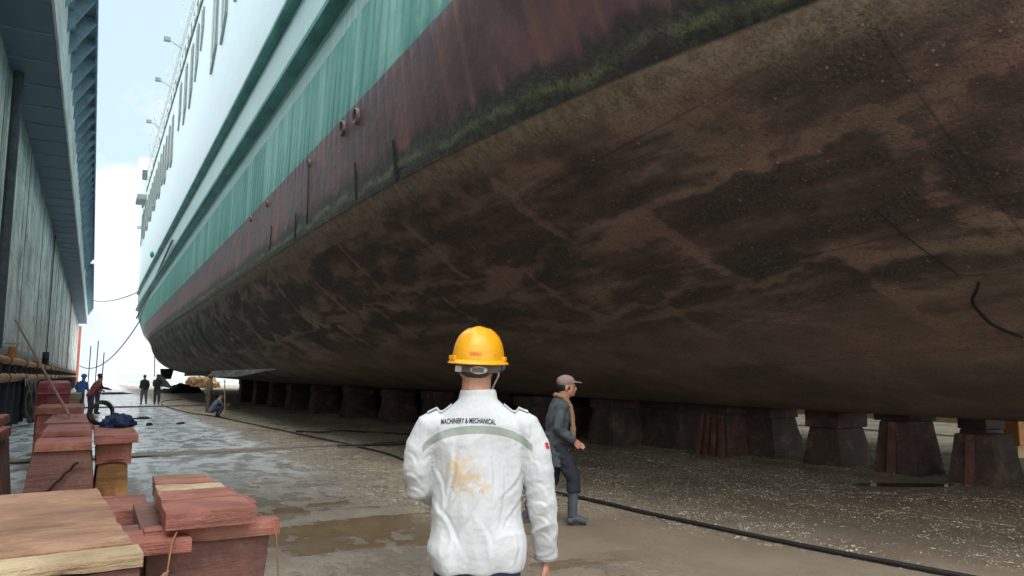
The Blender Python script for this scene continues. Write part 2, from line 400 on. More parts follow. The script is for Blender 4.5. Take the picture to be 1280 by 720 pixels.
    base = n.mix(n.math('MULTIPLY', n.rng(n.noise(n.comb(n.math('MULTIPLY', acr, .6), n.math('MULTIPLY', y, .4), 7.), 1.3, 6, .6), .47, .62), n.rng(z, 3.6, 2.2, .25, .8)), base, (.255, .215, .14))
    # long streaks of mussel growth, clustered in scraped-off panels
    st1 = n.noise(n.comb(n.math('MULTIPLY', acr, 1.9), n.math('MULTIPLY', sk, .55), 3.), 1, 7, .62, .25)
    dwx = n.math('MULTIPLY', n.math('SUBTRACT', nB, .5), 1.1); dwy = n.math('MULTIPLY', n.math('SUBTRACT', nA, .5), 2.2)
    bk = n.t.nodes.new('ShaderNodeTexBrick'); n.put(bk.inputs['Vector'], n.comb(n.math('ADD', sk, dwx), n.math('ADD', acr, dwy), 0))
    bk.inputs['Color1'].default_value = (0, 0, 0, 1); bk.inputs['Color2'].default_value = (1, 1, 1, 1); bk.inputs['Mortar'].default_value = (0, 0, 0, 1)
    bk.inputs['Scale'].default_value = 1; bk.inputs['Brick Width'].default_value = 3.1; bk.inputs['Row Height'].default_value = 1.75
    bk.inputs['Mortar Size'].default_value = .16; bk.inputs['Mortar Smooth'].default_value = .9; bk.inputs['Bias'].default_value = .1
    grain = n.math('MULTIPLY_ADD', mid, .45, n.math('MULTIPLY', fine, .75))
    sc_ = n.math('MULTIPLY_ADD', bk.outputs['Color'], .085, n.math('MULTIPLY_ADD', grain, .34, n.math('MULTIPLY', st1, .85)))
    sc_ = n.math('SUBTRACT', sc_, n.math('MULTIPLY', bk.outputs['Fac'], .07))
    pf = n.rng(sc_, .60, .765)
    pf = n.math('MULTIPLY', pf, n.rng(n.math('MULTIPLY_ADD', nA, 1.2, z), 2.6, 3.5, .10, 1)); pf = n.math('MULTIPLY', pf, n.rng(z, 4.7, 4.35))
    growth = n.mix(n.rng(fine, .35, .68), (.022, .023, .024), (.13, .12, .10))
    under = n.mix(n.math('MULTIPLY', pf, .72), base, growth)
    for per, off in ((2.35, .4), ):
        fx = n.math('ABSOLUTE', n.math('SUBTRACT', n.math('FRACT', n.math('ADD', n.math('DIVIDE', acr, per), off)), .5)); under = n.mix(n.math('MULTIPLY', n.rng(fx, .006, .002), .45), under, (.05, .04, .035))
    fy = n.math('ABSOLUTE', n.math('SUBTRACT', n.math('FRACT', n.math('DIVIDE', y, 7.3)), .5)); under = n.mix(n.math('MULTIPLY', n.rng(fy, .0025, .001), .45), under, (.05, .04, .035))
    # far part has blacker fouling with vertical scrapes
    farb = n.mix(n.rng(stretch, .42, .6), (.08, .085, .082), (.30, .30, .27))
    under = n.mix(n.math('MULTIPLY', n.rng(y, 22, 40), n.math('MULTIPLY', n.rng(nA, .25, .5), .8)), under, farb)
    tan = n.mix(n.rng(mid, .35, .65), (.24, .185, .13), (.46, .37, .26))
    tf = n.math('MULTIPLY', n.rng(n.math('ADD', z, n.math('MULTIPLY', wob2, .5)), 4.40, 4.72), n.rng(mid, .2, .5)); under = n.mix(n.math('MULTIPLY', tf, .8), under, tan)
    sepz = n.rng(z, 4.79, 4.83)
    col = n.mix(sepz, under, col)
    # barnacles: pale dots, denser where the growth sits
    vd = n.vor(P, 10); vc = n.sep(n.vor(P, 10, 'Color'))
    dot = n.math('MULTIPLY', n.rng(vd, .20, .10), n.math('GREATER_THAN', n.math('MULTIPLY_ADD', pf, .10, vc[0]), .925))
    vd2 = n.vor(P, 26); vc2 = n.sep(n.vor(P, 26, 'Color'))
    dot2 = n.math('MULTIPLY', n.rng(vd2, .30, .16), n.math('GREATER_THAN', n.math('MULTIPLY_ADD', pf, .12, vc2[1]), .9))
    dots = n.math('MULTIPLY', n.math('MAXIMUM', dot, n.math('MULTIPLY', dot2, .55)), n.rng(z, 4.95, 4.6))
    col = n.mix(n.math('MULTIPLY', dots, .85), col, (.72, .57, .46))
    # dots of dark growth
    low = n.rng(z, 4.9, 4.6)
    col = n.mix(n.math('MULTIPLY', n.math('MULTIPLY', low, n.rng(fine, .55, .35)), .35), col, (.012, .011, .010))
    # plating: frames every 0.8 m show through the topsides
    fr = n.math('SINE', n.math('MULTIPLY', n.math('ADD', y, n.math('MULTIPLY', nA, .3)), 2*pi/.8)); fr = n.math('MULTIPLY', n.math('POWER', n.math('ABSOLUTE', fr), .6), n.rng(z, 4.9, 5.6))
    fr = n.math('MULTIPLY', fr, n.math('MULTIPLY_ADD', n.rng(z, 6.2, 7.2), n.rng(z, 9.3, 8.4, .1, .7), .12))
    b = n.bump(n.math('ADD', fr, n.math('MULTIPLY', nA, 2)), .05, .8)
    rough_h = n.math('MULTIPLY', n.math('ADD', n.math('ADD', fine, n.math('MULTIPLY', mid, 1.4)), n.math('MULTIPLY', pf, n.math('MULTIPLY', fine, 2.5))), n.rng(z, 5.4, 4.7, .06, 1))
    b = n.bump(n.math('ADD', rough_h, n.math('MULTIPLY', dots, .8)), .05, 1, b)
    ro = n.mix(n.rng(z, 4.8, 5.6), (.85,)*3, (.42,)*3)
    return n.out(col, ro, b, spec=.4)
HULL = hull_mat()
hm = hull().build('hull', HULL, SHIP)
hm.data.polygons.foreach_set('use_smooth', [True]*len(hm.data.polygons))
try: hm.data.set_sharp_from_angle(angle=radians(24))
except Exception: pass

rail_m = simple('rub_rail_paint', (.08, .30, .26), (.035, .13, .12), 3, .5, .004, (1, .3, 1))
rail_w = simple('rail_top', (.55, .68, .66), (.3, .42, .4), 3, .6)
def rail(z, hh, prot, name='rub_rail'):
    mb = MB(); pr = []
    y = 0.
    while y < 98.5:
        xs = sm(XW, y)+(sm(XD, y)-sm(XW, y))*(z-9.02)/14-12
        ring = [V((xs+.02, y-40, z-hh)), V((xs-prot*.75, y-40, z-hh*.75)), V((xs-prot, y-40, z-hh*.3)), V((xs-prot, y-40, z+hh*.3)), V((xs-prot*.7, y-40, z+hh*.8)), V((xs+.02, y-40, z+hh))]
        pr.append(ring); y += 1.5
    return mb.loft(pr).build(name, rail_m, SHIP)
rail(9.42, .22, .28); rail(11.35, .20, .26)
# thin stay lines of the white strip under the lower rail
# windows
glass = N('ship_window'); GLS = glass.out(glass.mix(glass.noise(glass.pos, 1.5, 2), (.20, .24, .22), (.34, .38, .36)), .25, spec=.5)
louv = simple('louvre_grey', (.34, .36, .33), (.2, .22, .2), 3, .6)
def window(yc, wd, z0, z1, slant=.0):
    xs = 4.0-12
    f = MB()
    f.hexa([(xs-.05, yc-40-wd/2, z0+slant), (xs+.05, yc-40-wd/2, z0+slant), (xs+.05, yc-40+wd/2, z0), (xs-.05, yc-40+wd/2, z0),
            (xs-.05, yc-40-wd/2, z1), (xs+.05, yc-40-wd/2, z1), (xs+.05, yc-40+wd/2, z1), (xs-.05, yc-40+wd/2, z1)])
    o = f.build('window', GLS, SHIP)
    fr = MB()
    e_ = .07; a0, a1 = yc-40-wd/2, yc-40+wd/2
    fr.hexa([(xs-.075, a0-e_, z0+slant), (xs-.052, a0-e_, z0+slant), (xs-.052, a0, z0+slant-.02), (xs-.075, a0, z0+slant-.02), (xs-.075, a0-e_, z1+e_), (xs-.052, a0-e_, z1+e_), (xs-.052, a0, z1), (xs-.075, a0, z1)])
    fr.box(xs-.075, xs-.052, yc-40-.03, yc-40+.03, z0+slant*.55, z1)
    fr.build('window_frame', louv, o)
for yc, wd, z0, z1 in [(32.2, 1.3, 15.9, 20.6), (35.2, 1.5, 15.7, 20.6), (40.4, .9, 18.8, 20.9), (42.6, 1.0, 17.9, 20.9), (45.2, 1.1, 17.2, 20.8), (48.4, 1.2, 17.2, 20.8), (51.8, 1.1, 17.8, 20.8), (28.6, 1.3, 16.2, 20.6)]:
    window(yc, wd, z0, z1, .9)
for i in range(15): window(57+i*2.7, 1.0, 16.6+(i % 2)*.5, 20.3, .3)
# promenade opening and railing
prom = simple('promenade_shade', (.16, .17, .15), (.08, .09, .08), 1, .8)
MB().box(-8.06, -7.9, -39, 57.5, 21.65, 22.65).build('promenade_band', prom, SHIP)
gear = simple('deck_gear', (.75, .78, .74), (.45, .5, .48), 4, .6)
rnd = random.Random(5); pm_ = MB().box(-.03, .03, 0, .55, -.6, 0).mesh('promenade_panel'); pm_.materials.append(gear)
for i in range(60):
    o = bpy.data.objects.new('promenade_panel', pm_); C.objects.link(o); o.parent = SHIP; o.location = (-8.09, -39+i*1.6+rnd.uniform(0, .4), 22.4-rnd.uniform(0, .2))
r2 = MB()
for i in range(46): r2.beam((-8.05, -39+i*2.1, 23), (-8.05, -39+i*2.1, 24.05), .05)
for z in (23.35, 23.7, 24.05): r2.beam((-8.05, -39, z), (-8.05, 57, z), .035)
for i in range(26):
    y = -6+i*2.4+rnd.uniform(-.8, .8); hgt = rnd.uniform(.2, 1.0)
    r2.beam((-8.1, y, 23.9), (-8.1-rnd.uniform(0, .5), y+rnd.uniform(-.4, .4), 24.2+hgt), .06)
r2.build('railing', simple('rail_grey', (.5, .52, .48), None, 3, .6), SHIP)
for y in (12.5, 20.3, 31):                                   # floodlight arms
    m_ = MB(); m_.beam((-8.0, y, 23.6), (-8.9, y, 24.1), .05); m_.box(-9.15, -8.75, y-.16, y+.16, 23.95, 24.2)
    m_.build('floodlight', simple('lamp_grey', (.25, .26, .25), None, 3, .5), SHIP)
# bridge wing near the far end
wing = simple('bridge_white', (.74, .78, .76), (.6, .65, .63), 2, .6)
bw = MB().box(-8.9, -6, 48.2, 51.5, 21.2, 25.4).build('bridge_wing', wing, SHIP)
MB().box(-8.55, -8.05, 48.15, 48.25, 22.9, 24.0).build('window', simple('dark_pane', (.10, .12, .12), None, 2, .3), bw)
MB().box(-8.93, -6, 48.1, 51.55, 20.75, 21.25).build('bracket', simple('bracket_shade', (.3, .31, .28), None, 2, .7), bw)
MB().box(-8.35, -7, 58.3, 60.6, 19.6, 21.3).build('bridge_locker', wing, SHIP)
# forward screen bulkhead stepping down to the bow
fb = MB()
fb.hexa([(-7.85, 57.9, 9.6), (7.85, 57.9, 9.6), (6.6, 68.5, 9.8), (-6.9, 68.5, 9.8), (-7.97, 57.9, 22.9), (7.97, 57.9, 22.9), (7.0, 63.5, 21.5), (-7.55, 63.5, 21.5)])
fb.build('bow_superstructure', simple('ship_white', (.74, .84, .84), (.62, .74, .73), 1, .45), SHIP)
# portholes and drains
ring_m = simple('discharge_ring', (.20, .17, .165), (.09, .06, .05), 12, .6); hole = simple('discharge_hole', (.012, .012, .012), None, 3, .9)
def porthole(y, z, r):
    xs = sm(XR, y)+.01-12
    rg = []
    for rr, dx in ((r*1.25, .03), (r*1.25, -.06), (r, -.07), (r*.95, .0)):
        rg.append([V((xs+dx, y-40+rr*cos(a), z+rr*1.1*sin(a))) for a in [2*pi*k/24 for k in range(24)]])
    o = MB().loft(rg, False).build('discharge_pipe', ring_m, SHIP, True)
    MB().add([(xs-.004, y-40+r*.95*cos(2*pi*k/24), z+r*1.05*sin(2*pi*k/24)) for k in range(24)], [tuple(range(24))]).build('opening', hole, o)
for y, z, r in ((12.95, 6.43, .115), (13.85, 6.47, .115), (16.5, 6.45, .06), (21.3, 6.5, .07), (23.9, 6.55, .07)): porthole(y, z, r)
# dark run-off below the drains, hanging weed
weed = simple('weed_streak', (.03, .034, .032), (.012, .014, .013), 14, .7)
for y, z0, z1, wd in ((16.5, 6.36, 5.05, .10), (13.1, 5.6, 4.9, .12), (11.2, 5.5, 4.86, .22), (20.4, 5.7, 5.0, .12), (17.6, 5.5, 4.86, .2)):
    mb = MB(); L1 = []
    for i in range(13):
        f = i/12; z = z0+(z1-z0)*f; fk = min(1, max(0, (6.7-z)/(6.7-ZKN))); xx = sm(XR, y)+(sm(XK, y)-sm(XR, y))*fk**1.25-12-.012
        ww = wd*(.35+.65*f)*(1+.3*sin(i*2.1)); L1.append([(xx, y-40-ww/2, z), (xx-.02, y-40, z), (xx, y-40+ww/2, z)])
    for a, b in zip(L1, L1[1:]): mb.add(a+b, [(0,1,4,3),(1,2,5,4)])
    mb.build('weed_streak', weed, SHIP)
# bilge fin
fin = simple('bilge_fin_paint', (.85, .86, .84), (.25, .25, .25), 1.2, .6, .006, (1, .6, 3)); find = simple('bilge_fin_dark', (.05, .052, .055), (.02, .02, .02), 2, .7)
def hull_pt(y, z):
    s = section(y); best = None
    for (a, b), (c_, d) in zip(s[28:], s[29:]):
        if b >= z >= d: f = (b-z)/max(1e-6, b-d); return a+(c_-a)*f
    return s[-2][0]
BF = thing('tmp', '', ''); bpy.data.objects.remove(BF)
def finpart(y0, y1, mat, name, wide):
    rg = []; y = y0
    while y <= y1+.01:
        z = 1.98-(y-30)*.0008; xs = hull_pt(y, z)+.08; k = min(1, (y-30.5)/8); wd = wide*max(.05, k)
        rg.append([V((xs-12, y-40, z+.22)), V((xs-wd*.10-12, y-40, z-wd*.42)), V((xs-wd*.06-12, y-40, z-wd*.42-.05)), V((xs-12, y-40, z-.05))]); y += 1
    MB().loft(rg).build(name, mat, SHIP)
finpart(31, 48, fin, 'bilge_fin', .75); finpart(49, 78, find, 'bilge_fin', .6)
tb = MB().hexa([(-5.9-.3, 39.5, 1.45), (-5.3, 39.5, 1.45), (-5.3, 39.9, 1.35), (-6.2, 39.9, 1.35), (-6.3, 39.5, 2.35), (-5.1, 39.5, 2.35), (-5.1, 39.9, 2.35), (-6.3, 39.9, 2.35)]).build('trim_tab', find, SHIP)

# ------------------------------------------------------------------ dock wing wall
def wall_mat():
    n = N('dock_wall_steel'); P = n.pos; x, y, z = n.sep(P)
    st = n.noise(n.comb(n.math('MULTIPLY', y, 1.5), n.math('MULTIPLY', z, .10), x), 1, 6, .65); big = n.noise(n.map(P, (1, .30, .42)), 1.5, 7, .68, .6)
    fine = n.noise(P, 7, 6, .7)
    base = n.ramp(n.math('MULTIPLY_ADD', st, .5, n.math('MULTIPLY', big, .52)), [(.40, (.17, .18, .165)), (.46, (.44, .45, .40)), (.52, (.72, .74, .68)), (.58, (.95, .96, .93))])
    base = n.mix(n.math('MULTIPLY', n.rng(fine, .5, .7), .4), base, (.07, .055, .04))
    rust = n.math('MULTIPLY', n.rng(z, 5.0, 2.2), n.rng(st, .4, .6)); base = n.mix(n.math('MULTIPLY', rust, .55), base, (.16, .12, .075))
    base = n.mix(n.math('MULTIPLY', n.rng(z, 8.2, 10.1), .5), base, (.30, .38, .39))
    low = n.mix(n.rng(fine, .4, .65), (.05, .065, .075), (.15, .17, .17)); base = n.mix(n.math('MULTIPLY', n.rng(n.math('MULTIPLY_ADD', fine, .5, z), 3.0, 2.7), .8), base, low)
    sx = n.math('FRACT', n.math('DIVIDE', y, 2.4)); seam = n.rng(n.math('ABSOLUTE', n.math('SUBTRACT', sx, .5)), .490, .4985)
    base = n.mix(n.math('MULTIPLY', seam, .4), base, (.03, .035, .035))
    sz = n.math('FRACT', n.math('DIVIDE', z, 2.8)); sm2 = n.rng(n.math('ABSOLUTE', n.math('SUBTRACT', sz, .5)), .49, .499); base = n.mix(n.math('MULTIPLY', sm2, .5), base, (.05, .05, .045))
    b = n.bump(n.math('ADD', n.math('ADD', n.math('MULTIPLY', big, 1.5), n.math('MULTIPLY', fine, .3)), n.math('MULTIPLY', seam, -.6)), .05)
    return n.out(base, n.rng(fine, .3, .7, .35, .6), b, spec=.5)
WALL = wall_mat()
soff = N('sponson_blue'); SOFF = soff.out(soff.mix(soff.noise(soff.map(soff.pos, (1, .4, 1)), 1.2, 6, .6), (.075, .135, .195), (.13, .21, .28)), .55, soff.bump(soff.noise(soff.pos, 2, 4), .03))
fas = simple('fascia_paint', (.75, .80, .78), (.42, .42, .38), .8, .6, .01, (1, .25, 1)); brk = simple('bracket_steel', (.32, .44, .52), (.17, .26, .32), 1.5, .6)
Y0, Y1 = 2, 146
DW = thing('dock_wing_wall', 'tall grey green streaked steel wing wall with overhanging gallery along the left side of the dock', 'dock wall', (-3, 60, 0))
o3, o6 = 3, -60
MB().box(-5+o3, -2.5+o3, Y0+o6, Y1+o6, 0, 14.2).build('wall', WALL, DW)
MB().box(-2.502+o3, -1.3+o3, Y0+o6, Y1-6+o6, 10.15, 12.3).build('sponson', SOFF, DW)
MB().box(-1.3+o3, -1.24+o3, Y0+o6, Y1-6+o6, 10.05, 12.35).build('fascia', fas, DW)
rb = MB(); y = Y0+1
while y < Y1-8:
    rb.box(-2.49+o3, -1.31+o3, y+o6, y+.06+o6, 10.12, 10.16); y += 2.0
rb.build('sponson_seam', simple('seam_light', (.26, .38, .45), None, 2, .6), DW)
wk = MB(); y = Y0+.5
gaps = [(82, 86)]
def ok(y): return not any(a < y < b for a, b in gaps)
y = Y0+.2
while y < Y1-4:
    if ok(y):
        wk.add([(-1.24+o3, y+o6, 11.6), (-1.24+o3, y+o6, 12.98), (-.52+o3, y+o6, 12.98), (-.52+o3, y+o6, 12.82),
                (-1.24+o3, y+.06+o6, 11.6), (-1.24+o3, y+.06+o6, 12.98), (-.52+o3, y+.06+o6, 12.98), (-.52+o3, y+.06+o6, 12.82)],
               [(0,1,2,3),(7,6,5,4),(0,3,7,4),(1,5,6,2),(2,6,7,3),(0,4,5,1)])
    y += 1.7
wk.build('bracket', brk, DW)
dk2 = MB(); dk2.box(-2.5+o3, -.5+o3, Y0+o6, 82+o6, 13.0, 13.06); dk2.box(-2.5+o3, -.5+o3, 86+o6, Y1-4+o6, 13.0, 13.06)
dk2.box(-.56+o3, -.5+o3, Y0+o6, 82+o6, 12.78, 12.998); dk2.box(-.56+o3, -.5+o3, 86+o6, Y1-4+o6, 12.78, 12.998)
dk2.build('gallery_deck', simple('gallery_steel', (.26, .40, .48), (.15, .25, .32), 1.2, .6), DW)
MB().box(-1.24+o3, -1.1+o3, Y0+o6, Y1-8+o6, 12.32, 12.6).build('gallery_pipe', brk, DW)
MB().box(-2.9+o3, -2.1+o3, Y1+o6, Y1+.4+o6, 0, 10.1).build('end_panel', simple('orange_primer', (.75, .22, .12), (.5, .16, .1), 1, .6), DW)
pp = MB()
for y, r_, xx in ((24.2, .13, -2.3), (25.2, .05, -2.4), (52, .03, -2.46), (92, .04, -2.45)):
    pp.tube([(xx+o3, y+o6, 2.4), (xx+o3, y+o6, 10.14)], r_, 10)
pp.build('drain_pipe', simple('pipe_dark', (.09, .11, .12), (.04, .05, .055), 3, .6), DW)
rp = MB(); y = 5
while y < 140:
    rp.box(-2.5+o3, -2.47+o3, y+o6, y+.05+o6, 2.3, 10.1); y += 9.2
rp.build('stiffener', simple('stiff', (.42, .43, .40), (.2, .2, .18), 2, .6), DW)
# pipe runs along the foot of the wall
rustp = simple('rusty_pipe', (.62, .33, .16), (.30, .16, .09), 3, .7, .006)
for z, lab in ((2.12, 'upper rusty brown pipe running along the foot of the dock wall'), (1.60, 'lower rusty brown pipe running along the foot of the dock wall')):
    T = thing('pipe_run', lab, 'pipe', (-2.25, 60, z-.1))
    mb = MB().tube([(.01*sin(i), -64+i*4, .1+.015*sin(i*2.3)) for i in range(37)], .12 if z > 2 else .14, 12); mb.build('pipe', rustp, T, True)
    fl = MB().tube([(0, 0, .1), (0, .12, .1)], .175, 14).mesh('flange'); fl.materials.append(simple('flange_rust', (.28, .12, .06), None, 5, .7))
    for i in range(22):
        o = bpy.data.objects.new('flange', fl); C.objects.link(o); o.parent = T; o.location = (0, -58+i*6.1, 0)
stm = simple('bracket_post', (.035, .045, .055), None, 3, .7)
PR = thing('pipe_rack', 'row of dark steel posts carrying the two rusty pipes at the wall', 'pipe rack', (-2.3, 60, 0))
def repeat(name, mesh, mat, n_, y0, dy, par):
    mesh.materials.append(mat)
    for i in range(n_):
        o = bpy.data.objects.new(name, mesh); C.objects.link(o); o.parent = par; o.location = (0, y0+i*dy, 0)
repeat('post', MB().box(-.17, .15, 0, .12, 0, 2.02).mesh('post'), stm, 60, -60, 2.2, PR)
lt = simple('stanchion_pale', (.5, .53, .52), (.3, .33, .33), 4, .6)
repeat('backing_plate', MB().box(-.18, -.12, 0, .7, 1.0, 2.0).mesh('backing_plate'), lt, 60, -59.2, 2.2, PR)
# valve on the upper pipe
VT = thing('valve', 'small orange valve with pale handwheel on the upper rusty pipe', 'valve', (-2.2, 27.5, 2.2))
MB().tube([(0, 0, 0), (0, 0, .35)], [.14, .10], 10).build('valve_body', simple('valve_orange', (.6, .22, .06), None, 8, .6), VT)
MB().tube([(.0+.2*cos(a), .2*sin(a), .45) for a in [2*pi*k/16 for k in range(17)]], .03, 6).build('handwheel', lt, VT)
VT2 = thing('bollard', 'black mooring fitting on the pipe rack by the wall', 'bollard', (-2.2, 46, 2.2))
MB().tube([(0, 0, 0), (0, 0, .7)], .16, 10).tube([(0, -.7, .5), (0, .7, .5)], .14, 8).build('fitting_body', stm, VT2)

# coil of hose hanging on the pipe
rope_m = simple('old_rope', (.14, .135, .11), (.06, .055, .045), 20, .9)
HC = MB(); rnd = random.Random(9)
for k in range(11):
    oy = rnd.uniform(-.55, .55); ox = rnd.uniform(-.1, .2); ln = rnd.uniform(1.1, 1.5)
    pts = []
    for i in range(25):
        a = pi*2*i/24; pts.append((ox+.08*sin(a*2+k), oy+.42*sin(a)*(1+.3*cos(a)), 1.5-ln*.5+ln*.5*cos(a)))
    HC.tube([(p[0]-1.75, p[1]+29.6, max(.06, p[2])) for p in pts], .035, 6)
tag(HC.build('hose_coil', rope_m, None, True), 'bundle of old grey green hoses hanging off the rusty pipe by the wall', 'hose')
wh = blob('tarpaulin', 0, 0, .1, .1, 0, lt); bpy.data.objects.remove(wh)
mb = MB(); S = []
for j in range(9):
    for i in range(9):
        u, v_ = i/8, j/8; S.append((-2.05+.12*sin(u*9+v_*3)*v_, 31+2.6*u+.4*v_, 1.55-1.25*v_*(1-.25*u)+.05*sin(u*11)))
mb.add(S, [(j*9+i, j*9+i+1, (j+1)*9+i+1, (j+1)*9+i) for j in range(8) for i in range(8)])
tag(mb.build('tarpaulin', simple('tarp_grey', (.34, .36, .35), (.2, .21, .2), 5, .8), None, True), 'grey tarpaulin draped off the lower pipe beside the hose bundle', 'tarpaulin')
tag(MB().tube([(-2.42, 30.5, 3.55), (-.25, 11.9, 1.12)], .022, 8).build('leaning_pole', simple('pole_rust', (.30, .14, .10), None, 6, .7)), 'thin rusty pole leaning from the red blocks up against the dock wall', 'pole')

# ------------------------------------------------------------------ blocks
def red_mat(name, a, b, wear):
    n = N(name); v = n.map(n.tc, (1, 1, 1)); off = n.math('MULTIPLY', n.rand, 37)
    vv = n.t.nodes.new('ShaderNodeVectorMath'); vv.operation = 'ADD'; n.L.new(v, vv.inputs[0]); n.L.new(off, vv.inputs[1]); v = vv.outputs[0]
    g1 = n.noise(n.map(v, (1, 9, 14)), 1.6, 6, .65, .3); g2 = n.noise(v, 3.2, 6, .62); g3 = n.noise(v, 30, 4, .7)
    col = n.mix(n.rng(g2, .3, .7), b, a)
    col = n.mix(n.math('MULTIPLY', n.rng(g1, .5, .68), .45), col, tuple(x*.45 for x in b))
    col = n.mix(n.rng(n.math('MULTIPLY_ADD', g3, .25, n.math('MULTIPLY', g2, .8)), .56, .66), col, n.mix(.5, col, wear))
    return n.out(col, .72, n.bump(n.math('ADD', g3, n.math('MULTIPLY', g1, 2)), .008))
RED = red_mat('red_paint_timber', (.36, .125, .088), (.20, .075, .055), (.30, .18, .125))
REDD = red_mat('worn_red_body', (.235, .105, .08), (.125, .062, .05), (.28, .19, .14))
WOOD = red_mat('worn_hardwood', (.33, .175, .10), (.19, .10, .06), (.38, .24, .15))
PALE = red_mat('split_pale_wood', (.46, .35, .21), (.27, .18, .10), (.52, .42, .26))
RUSTO = red_mat('orange_rust_steel', (.34, .155, .045), (.18, .08, .03), (.45, .26, .09))
GREYB = red_mat('grey_timber', (.30, .22, .15), (.17, .12, .08), (.42, .33, .22))
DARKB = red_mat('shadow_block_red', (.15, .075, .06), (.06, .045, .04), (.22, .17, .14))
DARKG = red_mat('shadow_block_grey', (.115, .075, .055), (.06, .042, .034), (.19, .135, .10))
def plank(mb, x0, x1, y0, y1, z0, z1, rnd, j=.01):
    P = [(x0,y0,z0),(x1,y0,z0),(x1,y1,z0),(x0,y1,z0),(x0,y0,z1),(x1,y0,z1),(x1,y1,z1),(x0,y1,z1)]
    return mb.hexa([(a+rnd.uniform(-j,j), b+rnd.uniform(-j,j), c_+rnd.uniform(-j,j)*.3) for a,b,c_ in P])
def rough_slab(x0, x1, y0, y1, z0, z1, name, mat, parent, seed, amp=.010, chip=.02, res=.04):
    """a heavy worn timber: dense box whose faces are planed unevenly and whose arrises are chipped"""
    bm = bmesh.new(); nx, ny, nz_ = (max(2, min(26, int((b-a)/res))) for a, b in ((x0,x1),(y0,y1),(z0,z1)))
    bmesh.ops.create_cube(bm, size=1)
    mesh = MB(); 
    def face(o, du, dv, nu, nv):
        b = len(mesh.v)
        for j in range(nv+1):
            for i in range(nu+1): mesh.v.append(tuple(V(o)+V(du)*(i/nu)+V(dv)*(j/nv)))
        for j in range(nv):
            for i in range(nu): mesh.f.append((b+j*(nu+1)+i, b+j*(nu+1)+i+1, b+(j+1)*(nu+1)+i+1, b+(j+1)*(nu+1)+i))
    X, Y, Z = x1-x0, y1-y0, z1-z0
    face((x0,y0,z1),(X,0,0),(0,Y,0),nx,ny); face((x0,y1,z0),(X,0,0),(0,-Y,0),nx,ny)
    face((x0,y0,z0),(X,0,0),(0,0,Z),nx,nz_); face((x1,y1,z0),(-X,0,0),(0,0,Z),nx,nz_)
    face((x1,y0,z0),(0,Y,0),(0,0,Z),ny,nz_); face((x0,y1,z0),(0,-Y,0),(0,0,Z),ny,nz_)
    bm.free(); me = mesh.mesh(); bm = bmesh.new(); bm.from_mesh(me); bmesh.ops.remove_doubles(bm, verts=bm.verts, dist=1e-4)
    c0 = V(((x0+x1)/2, (y0+y1)/2, (z0+z1)/2))
    for v in bm.verts:
        q = v.co*1.0+V((seed*7.3, seed*3.1, 0))
        onx = min(abs(v.co.x-x0), abs(v.co.x-x1)) < 1e-4; ony = min(abs(v.co.y-y0), abs(v.co.y-y1)) < 1e-4; onz = min(abs(v.co.z-z0), abs(v.co.z-z1)) < 1e-4
        k = onx+ony+onz; d = (c0-v.co)
        n1 = noise.noise_vector(q*1.4)*amp*.35+noise.noise_vector(q*11)*amp*.16
        v.co += n1
        if k >= 2:
            c_ = max(0, noise.noise(q*9)-.12)*chip*1.1+.0015
            v.co += V((onx*(1 if d.x > 0 else -1), ony*(1 if d.y > 0 else -1), onz*(1 if d.z > 0 else -1)))*c_
    bm.to_mesh(me); bm.free()
    return mk(name, me, mat, parent)
def tapered(mb, x0, x1, y0, y1, h, tb, tw=0, z0=0):
    return mb.hexa([(x0-tb,y0-tb,z0),(x1+tb,y0-tb,z0),(x1+tb,y1+tb,z0),(x0-tb,y1+tb,z0),(x0-tw,y0-tw,h),(x1+tw,y0-tw,h),(x1+tw,y1+tw,h),(x0-tw,y1+tw,h)])

# A: the big cap right in front of the camera
T = thing('keel_block', 'nearest keel block, wide hardwood top with a pale split edge, at the lower left corner', 'keel block', (-.585, 3.1, 0), radians(3.8))
MB().hexa([(-.62,-.60,0),(.62,-.60,0),(.62,.75,0),(-.62,.75,0),(-.60,-.58,.90),(.60,-.56,.90),(.60,.74,.90),(-.60,.74,.90)]).build('body', RED, T, bevel=.012)
rough_slab(-.62, .685, -.56, .76, .965, 1.15, 'cap_board', WOOD, T, 1, .008, .008, .03)
rough_slab(-.61, .70, -.70, -.565, 1.103, 1.143, 'pale_board', PALE, T, 2, .012, .016, .02)
rough_slab(-.62, .695, -.685, -.48, .89, 1.10, 'front_board', REDD, T, 5, .008, .02); rough_slab(-.60, .66, -.45, .74, .902, .962, 'packing_board', RED, T, 3, .008, .02)
T = thing('keel_block', 'keel block with crossed red boards and one pale plank on a broad worn red base', 'keel block', (.47, 3.95, 0))
MB().hexa([(-.24,-.40,0),(.19,-.36,0),(.19,.75,0),(-.22,.78,0),(-.235,-.47,.95),(.265,-.44,.95),(.25,.72,.95),(-.235,.74,.95)]).build('body', REDD, T, bevel=.012)
for i, (y0, y1, m_) in enumerate(((-.60, -.24, RED), (-.235, .06, RED), (.065, .30, PALE), (.305, .52, RED), (.525, .70, WOOD))):
    rough_slab(-.16+.008*i-.02, .175-.015*i, y0, y1, 1.03-.004*i, 1.10, 'top_board' if m_ is not PALE else 'pale_board', m_, T, 10+i, .006, .012, .04)
rough_slab(-.25, .295, -.50, -.38, .955, 1.02, 'wedge_board', RED, T, 20, .008, .02, .04)
rough_slab(-.05, .20, .0, .7, .952, 1.02, 'wedge_board', GREYB, T, 21, .008, .02)
rough_slab(.15, .215, -.38, -.15, 1.02, 1.085, 'wedge_board', RED, T, 22, .006, .012, .03)
T = thing('timber_board', 'flat red board with a cracked end, bridging the two nearest blocks', 'board', (.30, 3.45, .945))
